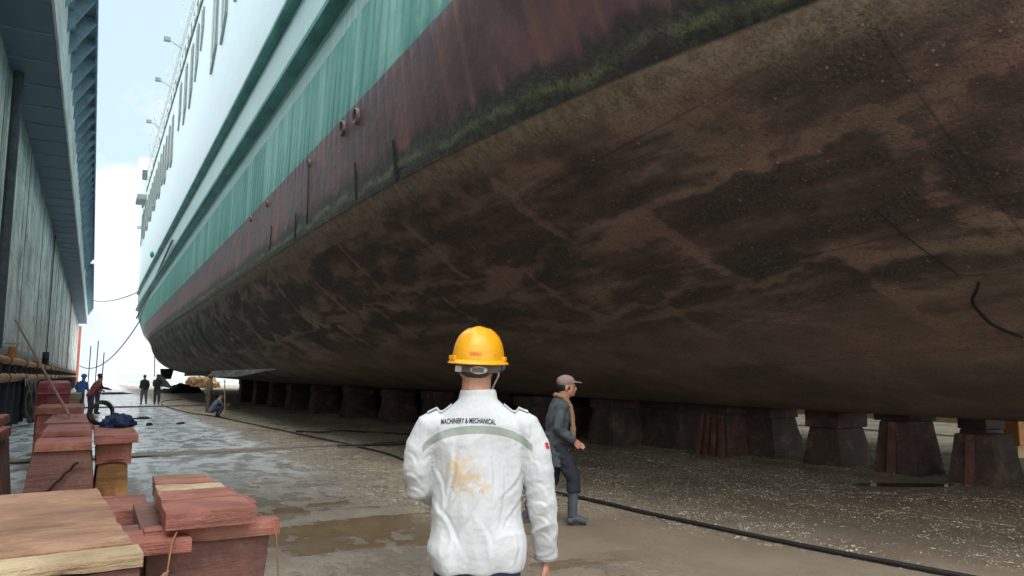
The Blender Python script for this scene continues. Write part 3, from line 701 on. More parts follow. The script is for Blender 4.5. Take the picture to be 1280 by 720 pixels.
rough_slab(-.155, .09, -.13, .16, .0, .055, 'board', RED, T, 25, .006, .015, .03)
T = thing('keel_block', 'dark narrow block in shade below the flat cracked red board', 'keel block', (.24, 3.75, 0))
MB().hexa([(-.10,-.2,0),(.02,-.2,0),(.02,.4,0),(-.10,.4,0),(-.10,-.2,.93),(.005,-.2,.93),(.005,.4,.93),(-.10,.4,.93)]).build('body', REDD, T, bevel=.01)
T = thing('timber_block', 'small red timber block wedged behind the flat red board', 'timber', (.17, 4.9, 0))
rough_slab(-.08, .15, -.3, .3, 0, .93, 'block', RED, T, 27, .008, .02)
# D: orange rusty column with red boards, dark blue clothes on it
T = thing('keel_block', 'tall orange rusted steel block with red boards and dark blue clothes on top', 'keel block', (.22, 9.0, 0))
MB().hexa([(-.17,-.75,0),(.17,-.75,0),(.17,.75,0),(-.17,.75,0),(-.13,-.68,.80),(.13,-.68,.80),(.13,.68,.80),(-.13,.68,.80)]).build('body', RUSTO, T, bevel=.015)
rough_slab(-.15, .16, -.72, .72, .80, 1.0, 'packing_block', RED, T, 30, .012, .03)
rough_slab(-.17, .21, -.82, .78, 1.0, 1.085, 'cap_board', RED, T, 31, .01, .03)
# C
T = thing('keel_block', 'bulging dark red block with a long diagonal crack and stacked boards on top', 'keel block', (-.17, 8.3, 0))
rg = []
for z, kx in ((.0, .27), (.3, .29), (.58, .30), (.7, .285), (.85, .27), (1.0, .235)):
    rg.append([V((-kx, -.62-.1*(kx-.2), z)), V((kx*.8, -.62-.1*(kx-.2), z)), V((kx*.8, .8, z)), V((-kx, .8, z))])
MB().loft(rg).build('body', REDD, T, bevel=.01)
rough_slab(-.235, .20, -.66, .8, 1.0, 1.075, 'cap_board', RED, T, 33, .008, .02)
rough_slab(-.215, .19, .0, 1.2, 1.078, 1.13, 'loose_board', RED, T, 34, .008, .02)
mb = MB()
for i in range(8): a_ = (-.15+.032*i, -.665-.01*sin(i*2), .62+.036*i+.012*sin(i*3)); b_ = (-.15+.032*(i+1), -.665-.01*sin(i*2+2), .62+.036*(i+1)+.012*sin(i*3+3)); mb.beam(a_, b_, .012, .016)
mb.build('crack', simple('crack_dark', (.02, .015, .013), None, 4, .9), T)
T = thing('timber_block', 'low grey brown timber lying between the nearest block and the cracked red block', 'timber', (-.05, 5.9, 0))
rough_slab(-.40, .15, -.5, .5, .45, .78, 'block', GREYB, T, 36, .012, .03); MB().box(-.38, .12, -.45, .45, 0, .45).build('base', GREYB, T, bevel=.01)
# E
T = thing('keel_block', 'red block stack at the left edge with brown straw rope hanging down its side', 'keel block', (-1.25, 10.3, 0))
MB().hexa([(-.6,-1.2,0),(.55,-1.2,0),(.45,1.2,0),(-.6,1.2,0),(-.6,-1.0,.95),(.40,-1.0,.95),(.36,1.2,.95),(-.6,1.2,.95)]).build('body', REDD, T, bevel=.012)
rough_slab(-.62, .44, -1.1, .5, .95, 1.06, 'cap_board', RED, T, 40, .012, .03); rough_slab(-.62, .36, -.6, 1.25, 1.06, 1.17, 'top_board', RED, T, 41, .012, .03)
straw = simple('straw_rope', (.36, .19, .08), (.2, .1, .045), 12, .9); mb = MB(); rnd = random.Random(21)
for k in range(70):
    p = V((-1.6+rnd.uniform(-.35, .65), 8.98+rnd.uniform(-.12, .1), .75+rnd.uniform(-.25, .15))); pts = [p]; d = V((rnd.uniform(-1, 1), rnd.uniform(-.4, .4), rnd.uniform(-1.4, .4))).normalized()
    for i in range(7): d = (d+V((rnd.uniform(-.5, .5), rnd.uniform(-.3, .3), rnd.uniform(-.7, .3)))).normalized(); pts.append(pts[-1]+d*.07)
    mb.tube(pts, .008, 5)
tag(mb.build('straw_rope', straw), 'frayed brown straw rope tangled on the side of the left edge block', 'rope')
# further red stacks
for nm, lab, x0, x1, y0, y1, h, m1, tops in (
    ('keel_block', 'broad red block behind the cracked block with a loose board laid across', -.46, .02, 11.2, 13.6, .95, REDD, ((.95, 1.06),)),
    ('keel_block', 'red block with bleached top beneath the tall maroon box by the hoses', -.80, -.15, 15.5, 17.4, .98, RED, ((.98, 1.1),)),
    ('keel_block', 'small wooden topped block behind the leaning pole', -.95, -.30, 24.5, 26.5, 1.0, GREYB, ((1.0, 1.15),))):
    T = thing(nm, lab, 'keel block', ((x0+x1)/2, (y0+y1)/2, 0)); cx, cy = (x0+x1)/2, (y0+y1)/2
    tapered(MB(), x0-cx, x1-cx, y0-cy, y1-cy, h, .06, 0).build('body', m1, T, bevel=.012)
    for i, (a, b) in enumerate(tops): rough_slab(x0-cx-.04, x1-cx+.05, y0-cy-.05, y1-cy+.05, a, b, 'cap_board', GREYB if m1 is GREYB else RED, T, 50+int(x0*-9)+i, .012, .03, .1)
T = thing('maroon_box', 'rounded maroon steel box standing on a red block in front of the workers', 'box', (-.70, 19.0, 0))
rg = []
for z, k in ((0, 1), (.9, 1), (1.40, .99), (1.5, .93), (1.55, .75)):
    rg.append([V((.30*k*(1 if abs(cos(a)) > .5 else abs(cos(a))*1.7)*(1 if cos(a) > 0 else -1), .6*k*sin(a), z)) for a in [2*pi*(i+.5)/16 for i in range(16)]])
MB().loft(rg).build('body', simple('maroon_paint', (.28, .05, .055), (.13, .035, .04), 5, .5), T, bevel=0)
MB().tube([(-.3, -.62, 1.28), (.3, -.62, 1.28)], .03, 6).tube([(-.3, -.62, 1.0), (.3, -.62, 1.0)], .03, 6).build('rib', simple('maroon_rib', (.20, .04, .045), None, 5, .5), T)
# blue clothes heap
def heap(name, lab, cat, c, r, mat, seed, amp=.45, flat=1):
    mb = MB(); mb.ell((0, 0, 0), (r[0], r[1], r[2]*2), 40, 26); me = mb.mesh(); 
    for v in me.vertices:
        q = v.co*3.2/max(r)*.5+V((seed, 0, 0)); f = 1+amp*noise.fractal(q, .7, 2.2, 4)+.12*noise.noise(q*4); v.co = v.co*f
        if v.co.z < 0: v.co.z *= .02
    o = mk(name, me, mat, None, True, c); return tag(o, lab, cat)
heap('work_clothes', 'crumpled dark blue work clothes thrown on the red boards', 'clothes', (.30, 9.6, 1.085), (.17, .36, .075), simple('navy_cloth', (.018, .032, .085), (.010, .015, .04), 10, .85, .01), 4)
tag(MB().tube([(.12+.11*cos(a), 9.75+.1*sin(a), 1.24+.12*sin(a)) for a in [2*pi*k/24 for k in range(25)]], .016, 6).tube([(.1+.12*cos(a), 9.8+.05*cos(a), 1.22+.12*sin(a)) for a in [2*pi*k/24 for k in range(25)]], .014, 6).build('air_hose', simple('black_rubber', (.012, .013, .014), None, 6, .5), None, True), 'black hose ring standing on the red boards beside the blue clothes', 'hose')
# thin wires and twigs round the near blocks
wm = simple('rusty_wire', (.30, .13, .06), None, 9, .7)
def wire(pts, r, lab): tag(MB().tube(pts, r, 6).build('wire', wm, None, True), lab, 'wire')
wire([(.715, 3.4, 1.04), (.735, 3.38, .95), (.75, 3.36, .7), (.775, 3.36, .45)], .003, 'thin rusty wire dangling at the right corner of the crossed boards')
wire([(.365, 3.46, 1.05), (.31, 3.28, 1.0), (.28, 3.27, .7), (.272, 3.27, .3)], .004, 'rusty wire hanging down in front of the dark block')
mb = MB(); rnd = random.Random(4)
for k in range(9):
    p = V((.20+rnd.uniform(-.01, .02), 2.72+rnd.uniform(-.05, .12), .9)); mb.tube([p, p+V((rnd.uniform(-.02, .04), .0, rnd.uniform(.03, .07))), p+V((rnd.uniform(-.03, .06), 0, rnd.uniform(.06, .14)))], .004, 5)
tag(mb.build('twine_knot', simple('pink_twine', (.42, .2, .15), None, 9, .8)), 'frayed pinkish twine knot beside the pale split board', 'twine')

# ---- keel blocks carrying the ship
rnd = random.Random(12)
def ship_block(x, y, wx, wy, h, m1, lab, grp=None, planks=0, slab=True, zt=.78):
    T = thing('keel_block', lab, 'keel block', (x, y, 0), 0, grp); zt = h*zt
    b = MB().hexa([(-wx*.62,-wy*.60,0),(wx*.62,-wy*.60,0),(wx*.62,wy*.60,0),(-wx*.62,wy*.60,0),(-wx*.5,-wy*.42,zt),(wx*.5,-wy*.42,zt),(wx*.5,wy*.42,zt),(-wx*.5,wy*.42,zt)])
    b.build('body', m1, T, bevel=.02)
    if planks:
        for k in range(planks):
            yy = -wy*.42+wy*.84*(k+.5)/planks
            MB().hexa([(-wx*.62-.14, yy*1.4-.06, 0), (-wx*.62-.05, yy*1.4-.06, 0), (-wx*.62-.05, yy*1.4+.06, 0), (-wx*.62-.14, yy*1.4+.06, 0),
                       (-wx*.5-.10, yy-.05, zt), (-wx*.5-.01, yy-.05, zt), (-wx*.5-.01, yy+.05, zt), (-wx*.5-.10, yy+.05, zt)]).build('side_plank', DARKR, T, bevel=.01)
    if slab: rough_slab(-wx*.56, wx*.56, -wy*.44-rnd.uniform(0, .08), wy*.44+rnd.uniform(0, .08), zt+.003, h-.025, 'cap_timber', DARKG if m1 is DARKB else DARKB, T, rnd.random()*50, .015, .03, .12)
    return T
def zk(y): return sm(ZK, y)
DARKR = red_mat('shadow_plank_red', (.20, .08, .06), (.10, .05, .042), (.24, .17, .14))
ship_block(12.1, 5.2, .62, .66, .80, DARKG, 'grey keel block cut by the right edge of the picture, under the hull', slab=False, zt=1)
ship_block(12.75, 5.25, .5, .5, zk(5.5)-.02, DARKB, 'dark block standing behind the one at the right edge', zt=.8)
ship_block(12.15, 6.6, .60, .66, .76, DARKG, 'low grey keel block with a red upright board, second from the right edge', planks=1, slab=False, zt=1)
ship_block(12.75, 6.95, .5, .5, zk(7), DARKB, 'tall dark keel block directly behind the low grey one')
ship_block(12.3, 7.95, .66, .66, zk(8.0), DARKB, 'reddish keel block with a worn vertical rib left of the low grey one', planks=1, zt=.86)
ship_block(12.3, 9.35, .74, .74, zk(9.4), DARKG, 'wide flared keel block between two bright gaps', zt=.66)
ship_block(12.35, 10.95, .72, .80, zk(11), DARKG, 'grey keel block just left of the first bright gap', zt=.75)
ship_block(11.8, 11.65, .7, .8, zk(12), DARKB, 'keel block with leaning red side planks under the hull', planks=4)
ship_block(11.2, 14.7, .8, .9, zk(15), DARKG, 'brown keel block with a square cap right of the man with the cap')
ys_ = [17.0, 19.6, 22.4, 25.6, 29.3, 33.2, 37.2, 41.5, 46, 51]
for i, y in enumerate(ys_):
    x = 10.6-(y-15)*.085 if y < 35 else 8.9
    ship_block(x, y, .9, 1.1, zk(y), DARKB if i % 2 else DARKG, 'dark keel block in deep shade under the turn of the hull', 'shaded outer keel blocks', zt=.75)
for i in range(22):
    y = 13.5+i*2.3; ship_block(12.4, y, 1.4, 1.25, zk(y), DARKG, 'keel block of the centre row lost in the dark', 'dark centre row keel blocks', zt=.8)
for i in range(20):  # row added to keep light from the far lane out
    y = 14.5+i*2.4; ship_block(15.4, y, 1.6, 1.7, zk(y)+.02, DARKG, 'keel block added beyond the centre row to block light from the far lane', 'added light-blocking far row keel blocks', zt=.8)
for i in range(20):  # taller row added, closing the dark against far lane light
    y = 22+i*1.9; ship_block(17.6, y, .6, 1.86, zk(y)+.6, DARKG, 'keel block added on the far side of the hull to block light from the far lane', 'added light-blocking far side keel blocks', zt=.8)
# timber on the far lane, seen through the gaps
far_m = simple('yellow_timber', (.62, .52, .28), (.42, .34, .18), 3, .8)
for i, (x, y, w_, z0, z1, lab) in enumerate(((21, 17.4, 1.9, .38, .78, 'yellowish timber baulk seen through the first gap between keel blocks'), (21, 14.7, 1.9, .38, .82, 'yellowish timber baulk seen through the second gap between keel blocks'), (21, 12.4, 1.6, .36, .80, 'yellowish timber baulk seen through the third gap between keel blocks'), (21, 27, 1.6, .4, .9, 'pale timber baulk glimpsed far behind the brown square capped block'))):
    T = thing('timber_baulk', lab, 'timber', (x, y, 0)); MB().box(-.25, .25, -w_/2, w_/2, z0, z1).build('baulk', far_m, T, bevel=.02)
    for s in (-1, 1): MB().box(-.12, .12, s*w_*.35-.07, s*w_*.35+.07, 0, z0).build('support', simple('support_brown', (.3, .16, .08), None, 4, .8), T)
T = thing('timber_crate', 'orange wooden post block with a round hole near the right edge', 'timber', (16.6, 8.5, 0)); MB().box(-.3, .3, -.35, .35, .25, 1.05).build('post', simple('orange_wood', (.62, .30, .12), (.4, .18, .07), 5, .8), T, bevel=.03)
MB().tube([(-.31, .0, .7), (-.27, .0, .7)], .06, 12).build('knot_hole', hole, T); MB().box(-.2, .2, -.25, .25, 0, .25).build('foot', far_m, T)
fwm = simple('far_wall_paint', (.45, .44, .38), (.28, .28, .25), .5, .7, .01, (1, .3, 1))
T = thing('far_wing_wall', 'pale far wing wall of the dock beyond the ship, glimpsed between keel blocks', 'dock wall', (27.5, 60, 0)); MB().box(-1, 1.5, -60, 86, 0, 13).build('wall', fwm, T)

# ------------------------------------------------------------------ hoses and ropes
def spline(pts, n=10):
    pts = [V(p) for p in pts]; P = [pts[0]*2-pts[1]]+pts+[pts[-1]*2-pts[-2]]; out = []
    for i in range(1, len(P)-2):
        for k in range(n):
            t_ = k/n; a, b, c_, d = P[i-1], P[i], P[i+1], P[i+2]
            out.append(.5*((2*b)+(c_-a)*t_+(2*a-5*b+4*c_-d)*t_*t_+(3*b-a-3*c_+d)*t_**3))
    return out+[pts[-1]]
rub = simple('hose_rubber', (.028, .026, .026), (.012, .012, .012), 9, .55)
pts = [(5.6, 57, .03), (4.2, 54, .03), (3.55, 47, .03), (3.62, 40, .03), (3.9, 35.5, .03), (4.45, 32.0, .03), (4.8, 26, .04), (5.25, 19.5, .04), (5.5, 15.5, .03), (5.36, 13.2, .03), (5.6, 10.2, .03), (5.82, 8.18, .03), (5.86, 7.1, .03), (5.94, 6.2, .03), (6.05, 5.07, .03), (6.26, 3.8, .03), (6.5, 2.5, .03)]
tag(MB().tube(spline(pts, 12), .023, 8).build('air_hose', rub, None, True), 'long black hose lying along the deck from the far lane to the lower right', 'hose')
tag(MB().tube(spline([(5.3, 22.3, .04), (6.0, 21.7, .03), (6.6, 21.9, .03), (7.9, 19.6, .03), (9.4, 18.2, .03), (10.5, 17.9, .03)], 10), .03, 8).build('air_hose', rub, None, True), 'short black hose in the shells near the shaded blocks', 'hose')
tag(MB().tube(spline([(5.0, 17.1, .06), (6.2, 16.9, .04), (7.6, 17.3, .04), (9.6, 16.6, .04)], 8), .022, 8).build('cable', rub, None, True), 'thin black cable continuing the plate seam into the shells', 'cable')
rm = simple('mooring_rope', (.30, .30, .28), (.16, .16, .15), 20, .8)
def hang(a, b, sag, r, lab, n=30):
    a, b = V(a), V(b); p = [a.lerp(b, i/n)-V((0, 0, sag*4*(i/n)*(1-i/n))) for i in range(n+1)]
    tag(MB().tube(p, r, 6).build('mooring_rope', rm, None, True), lab, 'rope')
hang((4.3, 92, 7.9), (-1.8, 130, 3.2), 2.2, .07, 'lower mooring rope sagging from the bow corner to the dock')
hang((4.2, 97.5, 11.6), (-.6, 118, 12.1), .5, .06, 'upper mooring rope running from the bow to the gallery')
hang((4.05, 96, 8.3), (4.0, 52, 10.4), .1, .08, 'heavy rope lying along the rub rail near the bow')
hang((5.1, 80, 5.0), (5.25, 80.1, 1.6), 0, .04, 'thin line hanging straight down from the bow')
tag(MB().ell((3.75, 68, 11.75), (.16, .35, .28)).build('fender', simple('green_net', (.03, .32, .22), None, 5, .7), None, True), 'small green fender tied on the upper rub rail', 'fender')
for i, (x, y) in enumerate(((.0, 95), (.7, 96), (1.3, 92))):
    tag(MB().tube([(x-.4, y, 0), (x-.35, y, [5.0, 5.6, 4.2][i])], .05, 6).build('marker_pole', stm), ['left', 'middle', 'right'][i]+' one of the three thin poles standing at the end of the dock', 'pole')
# dark debris on the far lane
dirt = simple('dark_debris', (.03, .03, .028), (.015, .015, .014), 2, .9)
heap('debris_pile', 'black heap of debris on the wet deck right of the two far men', 'debris', (7.6, 80, 0), (1.7, 2.0, .36), dirt, 2)
heap('debris_pile', 'low dark strip of debris across the lane left of the two far men', 'debris', (1.9, 78, 0), (1.5, 2.2, .07), dirt, 7)
heap('debris_scrap', 'small dark scrap lying in the wet lane in front of the two far men', 'debris', (1.75, 32.5, 0), (.30, .45, .03), dirt, 5)
heap('debris_scrap', 'tiny dark scrap in the wet lane nearer than the other scraps', 'debris', (1.75, 28, 0), (.10, .2, .04), dirt, 9)
heap('debris_scrap', 'dark scrap at the edge of the shells in the lane', 'debris', (2.75, 28.3, 0), (.12, .2, .03), dirt, 11)
heap('shell_heap', 'tan heap of rubble at the far end under the stern', 'rubble', (13.6, 112, 0), (2.4, 2, .8), simple('tan_rubble', (.45, .27, .13), (.25, .14, .07), .5, .9), 3)
# distant craft
bm_ = simple('boat_paint', (.62, .62, .56), (.5, .5, .47), .05, .7)
T = thing('distant_ship', 'pale cargo ship far out on the hazy water', 'ship', (40, 420, -2)); MB().hexa([(-27,-4,0),(24,-4,0),(24,4,0),(-27,4,0),(-30,-5,4.5),(30,-5,4.0),(30,5,4.0),(-30,5,4.5)]).build('hull', bm_, T); MB().box(8, 20, -4, 4, 4.1, 8).build('deckhouse', bm_, T)
T = thing('distant_boat', 'small orange boat on the water left of the far men', 'boat', (6.5, 200, -2)); MB().hexa([(-4,-1,0),(3,-1,0),(3,1,0),(-4,1,0),(-5,-1.6,1.6),(4.5,-1.6,1.3),(4.5,1.6,1.3),(-5,1.6,1.6)]).build('hull', simple('boat_orange', (.55, .17, .07), None, 1, .7), T); MB().box(-1.5, 1, -1, 1, 1.4, 2.5).build('cabin', bm_, T)

# ------------------------------------------------------------------ people
SKIN = simple('skin', (.46, .24, .155), (.34, .165, .10), 6, .5, .001); HAIR = simple('hair', (.012, .010, .009), None, 40, .6)
def ring(c_, u, v, rx, ry, n=20, p=2.0):
    out = []
    for k in range(n):
        a = 2*pi*k/n; ca, sa = cos(a), sin(a); e = 2/p
        out.append(V(c_)+u*(abs(ca)**e*(1 if ca >= 0 else -1))*rx+v*(abs(sa)**e*(1 if sa >= 0 else -1))*ry)
    return out
def torso(mb, rows, p=2.2):
    """rows: (center, rx, ry, twist)"""
    mb.loft([ring(c_, V((cos(tw), sin(tw), 0)), V((-sin(tw), cos(tw), 0)), rx, ry, 24, p) for c_, rx, ry, tw in rows])
def head_shape(mb, c_, s=1, yaw=0, face=True):
    R = Matrix.Rotation(yaw, 3, 'Z'); c_ = V(c_); f = lambda x, y, z: c_+R @ V((x*s, y*s, z*s))
    mb.ell(f(0, -.01, .03), (.076*s, .096*s, .092*s), 20, 14, R); mb.ell(f(0, .028, -.045), (.058*s, .066*s, .072*s), 16, 12, R)
    mb.ell(f(0, .072, -.088), (.026*s, .022*s, .02*s), 12, 8, R)
    if face:
        mb.ell(f(0, .098, -.012), (.011*s, .018*s, .028*s), 12, 8, R); mb.ell(f(0, .108, -.028), (.016*s, .014*s, .012*s), 12, 8, R)
        mb.ell(f(0, .090, -.060), (.024*s, .012*s, .010*s), 12, 8, R); mb.ell(f(0, .082, .018), (.05*s, .014*s, .01*s), 12, 8, R)
        for q in (-1, 1): mb.ell(f(q*.04, .062, -.02), (.022*s, .02*s, .02*s), 10, 8, R)
    for q in (-1, 1): mb.ell(f(q*.077, -.012, -.012), (.010*s, .020*s, .033*s), 12, 8, R)
    mb.tube([f(0, -.02, -.04), f(0, -.035, -.14), f(0, -.03, -.22)], [.063*s, .064*s, .070*s], 14)
def hand(mb, w_, d, pn, th, s=1, curl=.5):
    """w_: wrist, d: direction of fingers, pn: palm normal, th: thumb side"""
    w_, d, pn = V(w_), V(d).normalized(), V(pn); pn = (pn-d*pn.dot(d)).normalized(); u = d.cross(pn)*th
    R = Matrix((u, d, pn)).transposed()
    mb.ell(w_+d*.045*s, (.040*s, .055*s, .017*s), 12, 8, R)
    for k, ln in enumerate((.072, .080, .074, .058)):
        b = w_+d*.085*s+u*(.028-.019*k)*s; p = [w_+d*.05*s+u*(.02-.014*k)*s, b]; dd = d.copy()
        for j in range(3):
            dd = (dd+pn*curl*(.35+.25*j)).normalized(); p.append(p[-1]+dd*ln*s*(.45, .32, .25)[j])
        mb.tube(p, [.010*s, .0098*s, .009*s, .0083*s, .0068*s], 8)
    p = [w_+d*.02*s+u*.02*s, w_+d*.045*s+u*.045*s+pn*.008*s, w_+d*.075*s+u*.055*s+pn*.018*s, w_+d*.098*s+u*.052*s+pn*.026*s]
    mb.tube(p, [.014*s, .012*s, .0105*s, .008*s], 8)
def crease(me, fn):
    me.calc_loop_triangles() if hasattr(me, 'calc_loop_triangles') else None
    ns = [v.normal.copy() for v in me.vertices]
    for v, nn in zip(me.vertices, ns): v.co += nn*fn(v.co)
    me.update()
def sphere_shell(mb, c_, R, r, z0, n=24, m=8, tilt=0):
    pass

wl_ = simple('hull_shadow_line', (.018, .017, .016), None, 9, .7)  # thin dark tubes drawn for a weld's shadow line and hooked crack
tag(MB().tube(spline([(8.13, 4.33, 2.68), (8.17, 4.39, 2.57), (8.34, 4.54, 2.46), (8.56, 4.58, 2.34), (8.80, 4.57, 2.21), (9.08, 4.43, 2.08)], 8), .016, 8).build('hull_shadow_line', wl_, None, True), 'dark tube drawn as the hooked crack and shadow line on the brown hull bottom near the right edge', 'cable')
tag(MB().tube(spline([(6.9, 4.65, 3.35), (7.26, 4.6, 3.12), (7.56, 4.54, 2.94), (7.96, 4.45, 2.71)], 8), .006, 6).build('weld_shadow_line', wl_, None, True), 'thin dark tube drawn as the weld shadow line running down the hull towards the hooked crack', 'wire')
# ---- the man in the white jacket, seen from behind
W = thing('person', 'man from behind in a stained white work jacket and yellow hard hat', 'person', (1.49, 2.95, 0), radians(-28.0))
b = MB(); hy = radians(-14); HC0 = (-.0, .035, 1.725)
head_shape(b, HC0, 1.02, hy)
for s in (-1, 1): b.ell(V(HC0)+Matrix.Rotation(hy, 3, 'Z') @ V((s*.088, .004, -.034)), (.012, .022, .034), 12, 8, Matrix.Rotation(hy, 3, 'Z'))
torso(b, [((0, 0, .86), .155, .105, 0), ((0, 0, .95), .16, .11, 0), ((0, 0, 1.08), .15, .10, 0), ((0, 0, 1.25), .165, .105, 0), ((0, 0, 1.40), .165, .10, 0), ((0, -.005, 1.47), .12, .085, 0), ((0, -.005, 1.52), .07, .07, 0)])
for s in (-1, 1):
    b.tube([(s*.09, 0, .92), (s*.095, .0, .80), (s*.10, .01, .5), (s*.10, -.01, .28), (s*.105, -.02, .09)], [.09, .085, .06, .055, .038], 14)
    b.ell((s*.11, .05, .045), (.045, .13, .045))
AR = [(.165, -.005, 1.44), (.235, -.01, 1.36), (.262, -.02, 1.18), (.285, .02, 1.0), (.297, .06, .875), (.30, .075, .84)]
AL = [(-.165, -.005, 1.44), (-.235, 0, 1.36), (-.262, .0, 1.20), (-.20, .12, 1.12), (-.12, .22, 1.14), (-.10, .24, 1.15)]
for A in (AR, AL): b.tube(A, [.05, .042, .034, .032, .027, .025], 12)
hand(b, (.30, .075, .845), (.03, .12, -1), (-1, .1, 0), -1, 1.02, .45)
hand(b, (-.10, .24, 1.15), (.8, .5, .1), (0, 0, -1), 1, 1, .4)
me = remeshed(b, .0065, 3); mk('body', me, SKIN, W, True)
# trousers
b = MB(); torso(b, [((0, 0, .80), .17, .12, 0), ((0, 0, .90), .178, .125, 0), ((0, 0, 1.0), .17, .12, 0)])
for s in (-1, 1): b.tube([(s*.09, 0, .86), (s*.095, 0, .78), (s*.105, .01, .5), (s*.105, -.01, .28), (s*.11, -.02, .075)], [.095, .095, .082, .075, .075], 16)
mk('trousers', remeshed(b, .012, 4), simple('jeans', (.035, .065, .12), (.02, .035, .07), 30, .85), W, True)
bt = MB()
for s in (-1, 1): bt.ell((s*.11, .05, .05), (.052, .14, .05)); bt.tube([(s*.105, -.02, .05), (s*.105, -.02, .2)], .055, 12)
mk('boots', remeshed(bt, .012, 2), simple('boot_black', (.02, .02, .02), None, 9, .5), W, True)
# jacket
b = MB()
torso(b, [((0, .0, .834), .195, .135, 0), ((0, .0, .868), .202, .142, 0), ((0, .0, .93), .200, .142, 0), ((0, 0, 1.05), .19, .135, 0), ((0, 0, 1.18), .192, .132, 0), ((0, 0, 1.30), .203, .130, 0), ((0, -.004, 1.385), .212, .125, 0), ((0, -.008, 1.44), .20, .112, 0), ((0, -.008, 1.485), .163, .096, 0), ((0, -.006, 1.525), .112, .082, 0), ((0, -.004, 1.555), .078, .074, 0)], 2.35)
b.tube([(.15, -.005, 1.45), (.20, -.006, 1.425), (.243, -.01, 1.34), (.262, -.02, 1.24), (.272, -.02, 1.15), (.285, .0, 1.05), (.296, .04, .95), (.30, .062, .90), (.302, .07, .868)], [.066, .074, .075, .070, .064, .060, .056, .050, .048], 18)
b.tube([(-.15, -.005, 1.45), (-.20, -.006, 1.425), (-.243, 0, 1.34), (-.262, .0, 1.25), (-.256, .03, 1.17), (-.20, .12, 1.12), (-.13, .21, 1.13)], [.066, .074, .074, .066, .064, .058, .05], 18)
# collar
b.loft([ring((0, .0, 1.50), V((1,0,0)), V((0,1,0)), .095, .086, 24), ring((0, .004, 1.55), V((1,0,0)), V((0,1,0)), .086, .080, 24), ring((0, .010, 1.592), V((1,0,0)), V((0,1,0)), .079, .078, 24)])
me = remeshed(b, .0062, 5)
CREASES = [(-.09, 1.39, -.14, 1.02, .013, .011), (.05, 1.39, .075, 1.08, .014, .012), (.115, 1.38, .10, .98, .012, .009), (-.02, 1.30, -.13, 1.05, .012, .010), (.19, 1.27, .10, 1.12, .011, .009), (.20, 1.19, .12, 1.02, .011, .008),
           (-.19, 1.26, -.12, 1.14, .011, .009), (-.20, 1.15, -.05, .93, .012, .010), (.02, 1.05, .08, .88, .012, .009), (-.10, 1.0, -.12, .86, .010, .008), (.15, 1.0, .17, .86, .010, .009), (.03, 1.22, -.06, .98, .014, .009),
           (.235, 1.30, .29, 1.22, .010, .008), (.245, 1.20, .31, 1.15, .010, .009), (.25, 1.12, .315, 1.09, .009, .009), (.255, 1.06, .33, 1.0, .009, .008), (.26, .98, .33, .95, .009, .008), (-.31, 1.33, -.24, 1.26, .010, .008), (-.31, 1.24, -.23, 1.2, .010, .009), (-.3, 1.17, -.22, 1.15, .009, .009)]
def folds(p):
    x, y, z = p; d = 0
    out = abs(x) > .225 or (abs(x) > .2 and z < 1.3)
    k = max(0, min(1, (1.5-z)/.1))
    if out:
        q = V((x*7+z*2.5, y*7+z*9, z*12-x*6)); n_ = noise.noise(q); d += .0045*(1-abs(n_)*3) * (.4+.9*max(0, min(1, (1.25-z)/.15)))
        d += .002*noise.noise(V((x*19, y*19, z*22)))
    else:
        q = V((x*8+z*2.2, y*3, z*1.6-x*1.2)); n_ = noise.noise(q+V((0, 0, 4))); d += .0065*(1-abs(n_)*3.2)*k
        q2 = V((x*5-z*4.0, y*3, z*4+x*3)); d += .0045*(1-abs(noise.noise(q2))*3)*k
        d += .010*noise.noise(V((x*4.5, y*4, z*5)))*k
        low = max(0, min(1, (1.0-z)/.15)); d += low*(.006*sin(x*42+3*noise.noise(V((x*4, 0, z*6))))+.004*noise.noise(V((x*14, y*9, z*8))))
        # bloused over the waistband, slack pulled to the right
        d += .014*math.exp(-((z-.92)/.05)**2)*(.5+noise.noise(V((x*6, y*5, 1))))
    if y < .03:
        for (ax_, az_, bx_, bz_, w_, dp) in CREASES:
            ux, uz = bx_-ax_, bz_-az_; L2 = ux*ux+uz*uz; t_ = max(0, min(1, ((x-ax_)*ux+(z-az_)*uz)/L2)); bow = .012*sin(t_*pi*1.3)
            ds = ((x-ax_)*uz-(z-az_)*ux)/sqrt(L2)+bow; de = sqrt(max(0, (x-ax_-t_*ux)**2+(z-az_-t_*uz)**2-ds*ds*0)); en = sin(pi*min(1, max(0, t_*.9+.05)))
            if de < w_*4: d += dp*(.48 if not out else .38)*en*(math.exp(-((ds-w_)/w_)**2)-1.1*math.exp(-(ds/(w_*.7))**2))
    d += .0013*noise.noise(p*60)
    return d
crease(me, folds)
